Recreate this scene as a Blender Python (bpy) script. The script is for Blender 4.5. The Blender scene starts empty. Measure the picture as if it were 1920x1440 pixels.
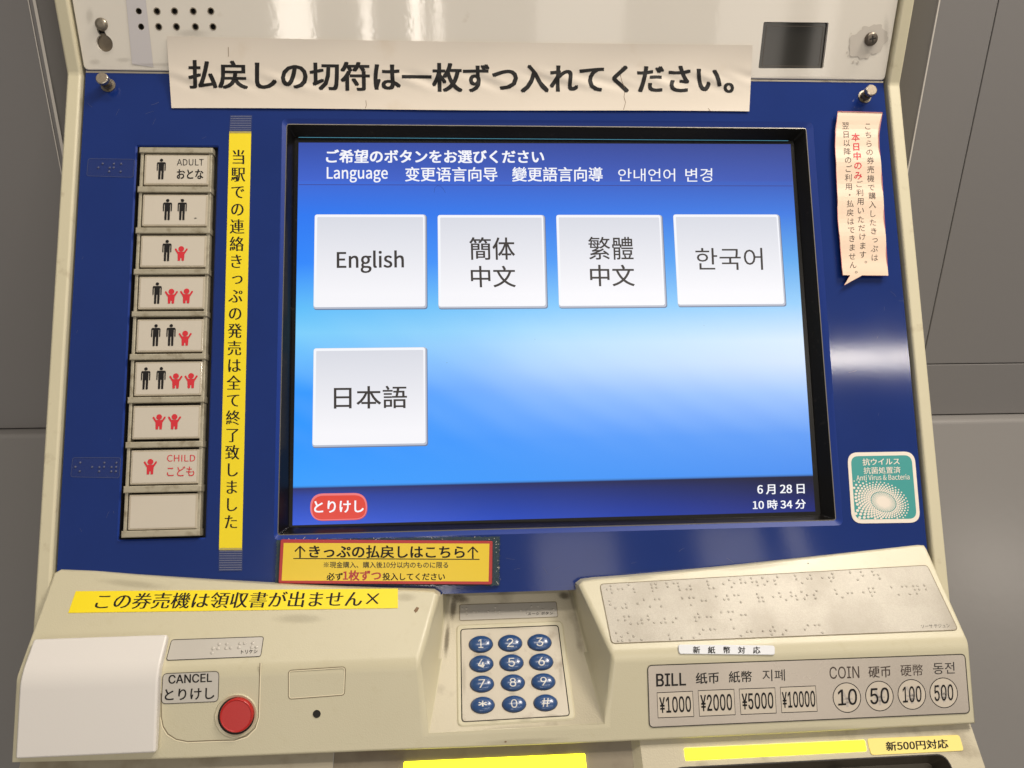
import bpy, bmesh, math, random
from mathutils import Vector
from mathutils.geometry import tessellate_polygon

random.seed(7)
scene = bpy.context.scene
COL = scene.collection
R = math.radians

# ------------------------------------------------------------------ camera
F_PX, CX, CY = 1400.0, 960.0, 720.0          # the photograph is 1920 x 1440
CAM = Vector((-0.05449, -0.42788, 0.12086))
RIGHT = Vector((0.99784444, -0.06492496, 0.00955122))
DOWN = Vector((-0.01356834, -0.34651718, -0.93794549))
FWD = Vector((0.06420574, 0.9357941, -0.34665116))
cam = bpy.data.cameras.new('camera')
cam.sensor_width = 36.0
cam.lens = 36.0 * F_PX / 1920.0
cam.clip_start, cam.clip_end = 0.01, 100.0
cam_ob = bpy.data.objects.new('camera', cam)
COL.objects.link(cam_ob)
m = cam_ob.matrix_world.copy()
m.identity()
for i in range(3):
    m[i][0], m[i][1], m[i][2], m[i][3] = RIGHT[i], -DOWN[i], -FWD[i], CAM[i]
cam_ob.matrix_world = m
scene.camera = cam_ob

# ------------------------------------------------------------------ world, lamps, exposure
world = bpy.data.worlds.new('World')
scene.world = world
world.use_nodes = True
bg = world.node_tree.nodes['Background']
bg.inputs[0].default_value = (1.0, 0.95, 0.88, 1)
bg.inputs[1].default_value = 0.215
scene.view_settings.view_transform = 'Standard'
scene.view_settings.look = 'None'
scene.view_settings.exposure = 0.0
scene.view_settings.gamma = 1.0
scene.view_settings.use_curve_mapping = False
scene.cycles.use_denoising = True
scene.cycles.max_bounces = 6
scene.cycles.caustics_reflective = False
scene.cycles.caustics_refractive = False


def area(name, loc, target, sx, sy, power, color):
    d = bpy.data.lights.new(name, 'AREA')
    d.shape, d.size, d.size_y, d.energy, d.color = 'RECTANGLE', sx, sy, power, color
    o = bpy.data.objects.new(name, d)
    COL.objects.link(o)
    o.location = loc
    o.rotation_euler = (Vector(target) - Vector(loc)).to_track_quat('-Z', 'Y').to_euler()
    return o


WARM = (1.0, 0.91, 0.79)
# strip lamps of the hall ceiling
area('ceiling_strip_lamp', (0.95, -1.87, 1.40), (0.95, -1.87, 0), 1.7, 0.11, 16, WARM)
area('ceiling_strip_lamp', (0.40, -0.42, 1.45), (0.40, -0.42, 0), 1.8, 0.16, 14.5, WARM)
area('ceiling_strip_lamp', (0.72, -0.10, 1.20), (0.30, -0.15, 0), 0.3, 0.3, 13, WARM)
# lit bays far behind the photographer
for lx, w, p in ((-0.95, 0.20, 9), (-0.56, 0.05, 2.6), (-0.29, 0.06, 3.4), (-0.17, 0.03, 1.6), (0.62, 0.5, 4), (1.60, 0.40, 3.4), (2.03, 0.13, 1.3)):
    area('far_wall_lamp', (lx, -4.0, 0.95), (lx, 0, 0.90), w, 1.5, p * 1.2, (1.0, 0.91, 0.80))
area('far_wall_lamp', (3.3, -3.95, 0.85), (0.4, 0, -0.2), 0.30, 0.34, 4.5, (1.0, 0.9, 0.78))


# ------------------------------------------------------------------ planes of the machine
class Plane:
    """a plane containing the X axis, leaning back by tilt degrees; u = X, v = up the plane"""
    def __init__(self, tilt, p):
        t = R(tilt)
        self.v = Vector((0, math.sin(t), math.cos(t)))
        self.n = Vector((0, -math.cos(t), math.sin(t)))
        self.o = Vector((0, p[1], p[2]))

    def hit(self, px, py, h=0.0):
        r = RIGHT * (px - CX) + DOWN * (py - CY) + FWD * F_PX
        t = (h + self.n.dot(self.o) - self.n.dot(CAM)) / self.n.dot(r)
        w = CAM + r * t
        return (w.x, (w - self.o).dot(self.v))

    def pt(self, uv, h=0.0):
        return Vector((uv[0], 0, 0)) + self.o + self.v * uv[1] + self.n * h

    def w(self, px, py, h=0.0):
        return self.pt(self.hit(px, py, h), h)

    def q(self, pts, h=0.0):
        return [self.hit(x, y, h) for x, y in pts]


PB = Plane(28.01591, (0, 0, 0))                       # blue operation panel
PV = Plane(0.0, (0, 0.0728, 0.1400))                  # upright white panel
PS = Plane(60.0, PB.w(1738, 1018))                    # sloping shelf below the blue panel
FOLD = PS.w(1818, 1205)
PF = Plane(27.0, FOLD)                                # front apron
PM = Plane(43.5, FOLD + PS.n * -0.00015 + PF.n * -0.00015)
LIP = PF.w(960, 1371)
PK = Plane(66.0, LIP - PF.n * 0.0012)                 # keypad floor
PG = Plane(52.0, PF.w(1829, 1366) - PF.n * 0.004)      # lower right block
PG2 = Plane(50.0, PF.w(900, 1408) - PF.n * 0.008)     # recessed slot zone
WALL_Y = 0.092
PW = Plane(0.0, (0, WALL_Y, 0))


# ------------------------------------------------------------------ materials
def rgb(r, g, b):
    f = lambda c: (c / 12.92 if c <= 0.04045 else ((c + 0.055) / 1.055) ** 2.4)
    return (f(r / 255), f(g / 255), f(b / 255))


MATS = {}


def mat(name, col, rough=0.5, metal=0.0, bump=0.0, bscale=900.0, var=0.0, vscale=25.0, dirt=None, dscale=60.0,
        dlo=0.55, dhi=0.8, coat=0.0, alpha=1.0, emit=None, estr=1.0, spec=0.5, rvar=0.0, detail=4.0):
    mt = bpy.data.materials.new(name)
    mt.use_nodes = True
    nt = mt.node_tree
    p = nt.nodes['Principled BSDF']
    p.inputs['Base Color'].default_value = (*col, 1)
    p.inputs['Roughness'].default_value = rough
    p.inputs['Metallic'].default_value = metal
    p.inputs['Coat Weight'].default_value = coat
    p.inputs['Coat Roughness'].default_value = 0.06
    p.inputs['Alpha'].default_value = alpha
    p.inputs['Specular IOR Level'].default_value = spec
    if emit:
        p.inputs['Emission Color'].default_value = (*emit, 1)
        p.inputs['Emission Strength'].default_value = estr
    geo = nt.nodes.new('ShaderNodeNewGeometry')

    def noise(sc, det=4.0):
        n = nt.nodes.new('ShaderNodeTexNoise')
        n.inputs['Scale'].default_value = sc
        n.inputs['Detail'].default_value = det
        nt.links.new(geo.outputs['Position'], n.inputs['Vector'])
        return n
    last = None
    if var > 0:
        n = noise(vscale, detail)
        mx = nt.nodes.new('ShaderNodeMix')
        mx.data_type = 'RGBA'
        mx.inputs['A'].default_value = (*[c * (1 - var) for c in col], 1)
        mx.inputs['B'].default_value = (*[min(1, c * (1 + var)) for c in col], 1)
        nt.links.new(n.outputs['Fac'], mx.inputs['Factor'])
        last = mx.outputs['Result']
    if dirt:
        n = noise(dscale, 8.0)
        mr = nt.nodes.new('ShaderNodeMapRange')
        mr.inputs['From Min'].default_value = dlo
        mr.inputs['From Max'].default_value = dhi
        nt.links.new(n.outputs['Fac'], mr.inputs['Value'])
        mx = nt.nodes.new('ShaderNodeMix')
        mx.data_type = 'RGBA'
        mx.inputs['A'].default_value = (*col, 1)
        mx.inputs['B'].default_value = (*dirt, 1)
        if last:
            nt.links.new(last, mx.inputs['A'])
        nt.links.new(mr.outputs['Result'], mx.inputs['Factor'])
        last = mx.outputs['Result']
    if last:
        nt.links.new(last, p.inputs['Base Color'])
    if rvar > 0:
        n = noise(14.0, 6.0)
        mr = nt.nodes.new('ShaderNodeMapRange')
        mr.inputs['To Min'].default_value = max(0.02, rough - rvar)
        mr.inputs['To Max'].default_value = min(1, rough + rvar)
        mr.inputs['From Min'].default_value = 0.3
        mr.inputs['From Max'].default_value = 0.7
        nt.links.new(n.outputs['Fac'], mr.inputs['Value'])
        nt.links.new(mr.outputs['Result'], p.inputs['Roughness'])
    if bump > 0:
        n = noise(bscale, 2.0)
        b = nt.nodes.new('ShaderNodeBump')
        b.inputs['Strength'].default_value = bump
        b.inputs['Distance'].default_value = 0.0004
        nt.links.new(n.outputs['Fac'], b.inputs['Height'])
        nt.links.new(b.outputs['Normal'], p.inputs['Normal'])
    MATS[name] = mt
    return mt


CREAM = (0.545, 0.502, 0.358)
DIRT = (0.16, 0.12, 0.075)
mat('cream_plastic', CREAM, 0.33, bump=0.16, bscale=1500, var=0.04, vscale=12, dirt=(0.50, 0.45, 0.30), dscale=160, dlo=0.60, dhi=0.95, rvar=0.05)
mat('cream_grimy', (0.50, 0.452, 0.335), 0.5, bump=0.35, bscale=1100, var=0.08, vscale=20, dirt=DIRT, dscale=48, dlo=0.57, dhi=0.86)
mat('cream_frame', (0.61, 0.56, 0.40), 0.4, bump=0.1, bscale=900, var=0.06, vscale=18, dirt=(0.36, 0.29, 0.18), dscale=90, dlo=0.62, dhi=0.85)
mat('white_panel', (0.80, 0.75, 0.67), 0.05, bump=0.03, bscale=330, var=0.015, dirt=(0.5, 0.42, 0.31), dscale=55, dlo=0.67, dhi=0.92, rvar=0.015)
mat('grey_tape', (0.62, 0.59, 0.60), 0.25)
mat('edge_metal', (0.50, 0.45, 0.36), 0.4, metal=0.6, dirt=DIRT, dscale=80)
mat('blue_panel', (0.0095, 0.029, 0.165), 0.09, bump=0.012, bscale=500, var=0.10, vscale=30, rvar=0.02)
mat('blue_chamfer', (0.010, 0.036, 0.23), 0.42, spec=0.25)
mat('scratch', (0.075, 0.09, 0.17), 0.5)
mat('gap_black', (0.012, 0.010, 0.008), 0.8)
mat('black_bezel', (0.005, 0.0045, 0.004), 0.3, spec=0.25, dirt=(0.03, 0.025, 0.02), dscale=260, dlo=0.62, dhi=0.9)
mat('bezel_line', (0.24, 0.22, 0.18), 0.4, metal=0.3)
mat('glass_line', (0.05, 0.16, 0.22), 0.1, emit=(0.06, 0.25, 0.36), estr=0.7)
mat('bronze_rail', (0.43, 0.39, 0.295), 0.36, metal=0.2, var=0.12, vscale=120, dirt=(0.24, 0.20, 0.13), dscale=170, dlo=0.52, dhi=0.75, bump=0.1)
mat('button_clear', (0.50, 0.44, 0.34), 0.12, coat=0.6, var=0.15, vscale=200)
mat('button_face', (0.60, 0.545, 0.46), 0.2, coat=0.3, var=0.03, vscale=50)
mat('ink_black', (0.011, 0.010, 0.010), 0.55, spec=0.25)
mat('ink_soft', (0.035, 0.031, 0.030), 0.5, spec=0.3)
mat('ink_brown', (0.06, 0.042, 0.034), 0.5, spec=0.3)
mat('ink_red', (0.62, 0.022, 0.035), 0.5)
mat('ink_ghost', (0.45, 0.41, 0.37), 0.5)
mat('paper_white', (0.71, 0.64, 0.555), 0.38, bump=0.05, bscale=250, var=0.02, dirt=(0.62, 0.52, 0.40), dscale=45, dlo=0.6, dhi=0.95)
mat('label_yellow', (0.86, 0.68, 0.008), 0.45, var=0.02)
mat('label_yellow_dull', (0.78, 0.56, 0.02), 0.3, var=0.04)
mat('label_red', (0.42, 0.025, 0.025), 0.35, var=0.08, vscale=60)
mat('pale_yellow', (0.86, 0.71, 0.22), 0.35, var=0.06, dirt=(0.5, 0.36, 0.1), dscale=110, dlo=0.62, dhi=0.9)
mat('felt', (0.035, 0.060, 0.075), 0.95, bump=1.0, bscale=2500, var=0.5, vscale=1200)
mat('clear_tape', (0.16, 0.18, 0.28), 0.35, alpha=0.22)
mat('tape_line', (0.22, 0.23, 0.31), 0.4)
mat('paper_pink', (0.80, 0.62, 0.475), 0.38, bump=0.1, bscale=160, var=0.03)
mat('pink_edge', (0.62, 0.19, 0.2), 0.5)
mat('sticker_white', (0.83, 0.75, 0.66), 0.3, var=0.02)
mat('sticker_grey', (0.72, 0.74, 0.78), 0.2, var=0.04)
mat('teal', (0.045, 0.31, 0.30), 0.35, var=0.03)
mat('plate_metal', (0.375, 0.345, 0.29), 0.40, metal=0.1, var=0.22, vscale=1300, dirt=(0.22, 0.19, 0.145), dscale=30, dlo=0.42, dhi=0.82, bump=0.14, bscale=2200)
mat('plate_label', (0.50, 0.47, 0.42), 0.32, metal=0.1, var=0.03, vscale=30)
mat('price_metal', (0.52, 0.465, 0.405), 0.26, metal=0.35, var=0.04, vscale=14, rvar=0.05)
mat('price_light', (0.57, 0.505, 0.42), 0.33)
mat('keypad_plate', (0.53, 0.48, 0.39), 0.45, bump=0.2, bscale=1500, var=0.06, vscale=40, dirt=(0.20, 0.145, 0.09), dscale=75, dlo=0.60, dhi=0.82)
mat('key_blue', (0.022, 0.066, 0.19), 0.26, coat=0.3)
mat('key_rim', (0.010, 0.022, 0.055), 0.3)
mat('key_print', (0.62, 0.61, 0.58), 0.3)
mat('groove', (0.20, 0.16, 0.10), 0.7)
mat('groove_highlight', (0.80, 0.72, 0.52), 0.4)  # highlight on the groove's edge, painted as a pale line
mat('cover_white', (0.70, 0.67, 0.64), 0.34, bump=0.05, bscale=1200, var=0.015, rvar=0.05)
mat('red_plastic', (0.45, 0.012, 0.011), 0.36, bump=0.06, bscale=900)
mat('slot_yellow', (0.8, 0.75, 0.02), 0.4, emit=(1.0, 0.93, 0.012), estr=3.0)
mat('tray_dark', (0.10, 0.085, 0.065), 0.3, metal=0.4, dirt=(0.03, 0.025, 0.02), dscale=70)
mat('peg_face', (0.30, 0.25, 0.19), 0.5, metal=0.5, var=0.3, vscale=900)
mat('slot_plate', (0.36, 0.32, 0.24), 0.5, dirt=(0.2, 0.16, 0.1), dscale=60, dlo=0.5, dhi=0.8)  # shade under the apron is put into this darker colour
mat('slot_panel', (0.22, 0.185, 0.13), 0.45, dirt=(0.14, 0.1, 0.07), dscale=60, dlo=0.5, dhi=0.8)  # shade inside the recesses painted into the base colour
mat('steel', (0.27, 0.235, 0.185), 0.36, metal=0.7, dirt=(0.12, 0.09, 0.06), dscale=400, dlo=0.48, dhi=0.7)
mat('steel_bright', (0.46, 0.42, 0.36), 0.26, metal=0.95)
mat('dark_steel', (0.16, 0.135, 0.11), 0.38, metal=0.8)
mat('window_dark', (0.028, 0.026, 0.022), 0.06)
mat('grey_wall', (0.210, 0.200, 0.197), 0.36, bump=0.10, bscale=170, var=0.02, vscale=8)
mat('grey_wall_low', (0.225, 0.215, 0.208), 0.22, bump=0.12, bscale=150, var=0.03, vscale=8)
mat('edge_highlight', (0.62, 0.58, 0.53), 0.3)  # painted highlight of the niche corner, not a joint
mat('wall_gap', (0.035, 0.028, 0.022), 0.9, dirt=(0.1, 0.08, 0.06), dscale=250, dlo=0.5, dhi=0.7)
mat('stain_grey', (0.60, 0.55, 0.485), 0.3)
mat('rust', (0.22, 0.14, 0.08), 0.8)


def emission(name, col, k=1.0, rough=0.22):
    """printed on the lit screen: gives off its own colour under the screen glass"""
    mt = mat(name, (0.0, 0.0, 0.0), rough, emit=col, estr=k)
    return mt


emission('lit_white', rgb(246, 247, 252), 1.0)
emission('lit_face_low', rgb(240, 240, 246), 1.0)
emission('lit_shadow', rgb(112, 126, 158), 0.9)
emission('lit_edge', rgb(186, 189, 202), 1.0)
emission('lit_text', rgb(62, 57, 55), 1.0)
emission('lit_red', rgb(222, 62, 48), 1.0)
emission('lit_red_top', rgb(236, 120, 122), 1.0)
emission('lit_red_low', rgb(188, 36, 36), 1.0)
emission('lit_line', rgb(62, 66, 138), 1.0)


def screen_material():
    mt = mat('lit_screen', (0, 0, 0), 0.21, emit=(0, 0, 1), estr=1.0, spec=0.45)
    nt = mt.node_tree
    p = nt.nodes['Principled BSDF']
    uv = nt.nodes.new('ShaderNodeUVMap')
    uv.uv_map = 'UVMap'
    sp = nt.nodes.new('ShaderNodeSeparateXYZ')
    nt.links.new(uv.outputs['UV'], sp.inputs[0])

    def ramp(stops):
        r = nt.nodes.new('ShaderNodeValToRGB')
        e = r.color_ramp.elements
        while len(e) < len(stops):
            e.new(0.5)
        for el, (pos, c) in zip(e, stops):
            el.position = pos
            el.color = (*rgb(*c), 1)
        nt.links.new(sp.outputs['Y'], r.inputs[0])
        return r
    left = ramp([(0.0, (54, 78, 166)), (0.105, (64, 100, 206)), (0.110, (62, 106, 214)), (0.20, (46, 120, 240)),
                 (0.33, (50, 136, 252)), (0.45, (96, 190, 250)), (0.515, (122, 206, 252)), (0.58, (104, 188, 254)),
                 (0.67, (46, 152, 255)), (0.80, (44, 150, 255)), (0.905, (52, 158, 255)), (0.909, (38, 46, 108)),
                 (0.93, (28, 62, 164)), (1.0, (30, 84, 216))])
    right = ramp([(0.0, (52, 68, 142)), (0.105, (64, 90, 180)), (0.110, (60, 95, 188)), (0.20, (66, 124, 226)),
                  (0.33, (100, 172, 240)), (0.45, (150, 206, 250)), (0.55, (206, 226, 250)), (0.61, (196, 216, 249)),
                  (0.69, (150, 190, 250)), (0.80, (94, 156, 245)), (0.905, (76, 144, 241)), (0.909, (20, 20, 44)),
                  (0.94, (22, 26, 70)), (1.0, (20, 34, 118))])  # pale middle stops also paint in the ceiling strip's reflected glow
    mx = nt.nodes.new('ShaderNodeMix')
    mx.data_type = 'RGBA'
    nt.links.new(sp.outputs['X'], mx.inputs['Factor'])
    nt.links.new(left.outputs[0], mx.inputs['A'])
    nt.links.new(right.outputs[0], mx.inputs['B'])
    # faint diagonal swooshes of the wallpaper
    wv = nt.nodes.new('ShaderNodeTexWave')
    wv.inputs['Scale'].default_value = 4.5
    wv.inputs['Distortion'].default_value = 2.2
    wv.inputs['Detail'].default_value = 1.0
    mp = nt.nodes.new('ShaderNodeMapping')
    mp.inputs['Rotation'].default_value = (0, 0, R(50))
    nt.links.new(uv.outputs['UV'], mp.inputs[0])
    nt.links.new(mp.outputs[0], wv.inputs['Vector'])
    win = nt.nodes.new('ShaderNodeValToRGB')
    e = win.color_ramp.elements
    for pos in (0.5, 0.5, 0.5):
        e.new(pos)
    for el, (pos, c) in zip(e, [(0.40, 0), (0.55, 1), (0.74, 1), (0.86, 0), (1.0, 0)]):
        el.position = pos
        el.color = (c, c, c, 1)
    nt.links.new(sp.outputs['Y'], win.inputs[0])
    ml = nt.nodes.new('ShaderNodeMath')
    ml.operation = 'MULTIPLY'
    nt.links.new(wv.outputs['Fac'], ml.inputs[0])
    nt.links.new(win.outputs[0], ml.inputs[1])
    m2 = nt.nodes.new('ShaderNodeMath')
    m2.operation = 'MULTIPLY'
    m2.inputs[1].default_value = 0.04
    nt.links.new(ml.outputs[0], m2.inputs[0])
    m3 = nt.nodes.new('ShaderNodeMix')
    m3.data_type = 'RGBA'
    m3.inputs['B'].default_value = (*rgb(190, 232, 255), 1)
    nt.links.new(m2.outputs[0], m3.inputs['Factor'])
    nt.links.new(mx.outputs['Result'], m3.inputs['A'])
    nt.links.new(m3.outputs['Result'], p.inputs['Emission Color'])


screen_material()


def button_lit_material():
    mt = mat('lit_face', (0, 0, 0), 0.24, emit=(1, 1, 1), estr=1.0)
    nt = mt.node_tree
    p = nt.nodes['Principled BSDF']
    uv = nt.nodes.new('ShaderNodeUVMap')
    uv.uv_map = 'UVMap'
    sp = nt.nodes.new('ShaderNodeSeparateXYZ')
    nt.links.new(uv.outputs['UV'], sp.inputs[0])
    r = nt.nodes.new('ShaderNodeValToRGB')
    e = r.color_ramp.elements
    e[0].color = (*rgb(216, 218, 227), 1)
    e[1].color = (*rgb(247, 246, 250), 1)
    e[1].position = 0.85
    nt.links.new(sp.outputs['Y'], r.inputs[0])
    nt.links.new(r.outputs[0], p.inputs['Emission Color'])


button_lit_material()


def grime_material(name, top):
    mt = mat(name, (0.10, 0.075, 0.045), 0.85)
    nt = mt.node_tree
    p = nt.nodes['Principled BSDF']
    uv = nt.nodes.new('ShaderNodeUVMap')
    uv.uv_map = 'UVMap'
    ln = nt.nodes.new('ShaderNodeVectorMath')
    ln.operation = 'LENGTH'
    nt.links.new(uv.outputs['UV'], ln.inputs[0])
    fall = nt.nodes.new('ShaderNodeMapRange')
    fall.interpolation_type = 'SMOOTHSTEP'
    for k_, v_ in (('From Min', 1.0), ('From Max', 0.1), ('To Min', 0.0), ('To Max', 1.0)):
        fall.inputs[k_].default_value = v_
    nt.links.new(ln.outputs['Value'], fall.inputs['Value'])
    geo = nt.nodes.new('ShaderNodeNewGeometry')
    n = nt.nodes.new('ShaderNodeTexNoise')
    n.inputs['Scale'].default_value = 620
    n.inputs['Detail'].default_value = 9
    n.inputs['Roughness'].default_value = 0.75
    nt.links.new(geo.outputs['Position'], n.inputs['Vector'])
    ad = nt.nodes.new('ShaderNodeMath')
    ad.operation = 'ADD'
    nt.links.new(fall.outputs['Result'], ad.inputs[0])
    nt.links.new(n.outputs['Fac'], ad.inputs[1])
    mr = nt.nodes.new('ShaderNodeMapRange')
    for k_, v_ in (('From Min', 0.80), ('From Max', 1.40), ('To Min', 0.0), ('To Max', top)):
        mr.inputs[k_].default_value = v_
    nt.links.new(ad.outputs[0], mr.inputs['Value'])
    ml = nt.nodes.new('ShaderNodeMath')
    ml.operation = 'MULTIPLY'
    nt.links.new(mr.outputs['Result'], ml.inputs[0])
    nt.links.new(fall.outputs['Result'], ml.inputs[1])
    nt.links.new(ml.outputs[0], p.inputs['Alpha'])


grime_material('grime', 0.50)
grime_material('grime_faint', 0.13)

# ------------------------------------------------------------------ fonts shipped inside Blender
BFONT = None


def font(fn):
    try:
        import os
        d = bpy.utils.system_resource('DATAFILES', path='fonts')
        return bpy.data.fonts.load(os.path.join(d, fn), check_existing=True)
    except Exception:
        return None


FONTS = {'cjk': font('Noto Sans CJK Regular.woff2'), 'sans': font('Inter.woff2'), 'gill': None}
TEXT_CACHE = {}


def glyphs(s, fnt='cjk', off=0.0, shear=0.0, em=False, spacing=1.0):
    """flat outline of a piece of writing: vertices in 0..1 of its own box, faces, width of the box in em"""
    key = (s, fnt, off, shear, em, spacing)
    if key in TEXT_CACHE:
        return TEXT_CACHE[key]
    c = bpy.data.curves.new('writing', 'FONT')
    c.body, c.size, c.fill_mode, c.resolution_u = s, 1.0, 'FRONT', 3
    c.offset, c.shear, c.space_character = off, shear, spacing
    if FONTS.get(fnt):
        c.font = FONTS[fnt]
    o = bpy.data.objects.new('writing', c)
    COL.objects.link(o)
    dg = bpy.context.evaluated_depsgraph_get()
    me = bpy.data.meshes.new_from_object(o.evaluated_get(dg))
    k, oy = EM.get(fnt, (1.0, 0.0))
    vs = [(v.co.x * k, v.co.y * k + oy) for v in me.vertices]
    fs = [tuple(p.vertices) for p in me.polygons]
    bpy.data.objects.remove(o)
    bpy.data.curves.remove(c)
    bpy.data.meshes.remove(me)
    x0, x1 = min(v[0] for v in vs), max(v[0] for v in vs)
    y0, y1 = min(v[1] for v in vs), max(v[1] for v in vs)
    if em:
        x0, x1, y0, y1 = 0.0, 1.0, -0.12, 0.88
    wd, ht = max(1e-6, x1 - x0), max(1e-6, y1 - y0)
    res = ([((x - x0) / wd, (y - y0) / ht) for x, y in vs], fs, wd, ht)
    TEXT_CACHE[key] = res
    return res


def cut_glyphs(s, fnt, nx, ny):
    """writing sliced into small faces so that it can follow a curved surface"""
    gv, gf, wd, ht = glyphs(s, fnt)
    me = bpy.data.meshes.new('tmp')
    me.from_pydata([(p[0], p[1], 0) for p in gv], [], gf)
    bm = bmesh.new()
    bm.from_mesh(me)
    for ax, n_ in ((1, ny), (0, nx)):
        for k in range(1, n_):
            co, no = [0, 0, 0], [0, 0, 0]
            co[ax], no[ax] = k / n_, 1
            bmesh.ops.bisect_plane(bm, geom=bm.verts[:] + bm.edges[:] + bm.faces[:], plane_co=co, plane_no=no)
    bm.verts.index_update()
    out = ([(v.co.x, v.co.y) for v in bm.verts], [tuple(v.index for v in f.verts) for f in bm.faces], wd, ht)
    bm.free()
    bpy.data.meshes.remove(me)
    return out


# bring every font to the same body size: one full-width character is 1 em wide
EM = {}
for fn_, ref, want in (('cjk', '国', 0.86), ('sans', 'H', 0.73)):
    gv_, gf_, gw_, gh_ = glyphs(ref, fn_)
    k_ = want / gh_
    EM[fn_] = (k_, 0.0)
    TEXT_CACHE.clear()
    if fn_ == 'cjk':
        c_ = bpy.data.curves.new('writing', 'FONT')
        c_.body, c_.fill_mode = ref, 'FRONT'
        if FONTS.get(fn_):
            c_.font = FONTS[fn_]
        o_ = bpy.data.objects.new('writing', c_)
        COL.objects.link(o_)
        me_ = bpy.data.meshes.new_from_object(o_.evaluated_get(bpy.context.evaluated_depsgraph_get()))
        ys_ = [v.co.y * k_ for v in me_.vertices]
        EM[fn_] = (k_, 0.38 - (min(ys_) + max(ys_)) / 2)
        bpy.data.objects.remove(o_)
        bpy.data.curves.remove(c_)
        bpy.data.meshes.remove(me_)


# ------------------------------------------------------------------ mesh building
WORLD_LOC = {}


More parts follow.
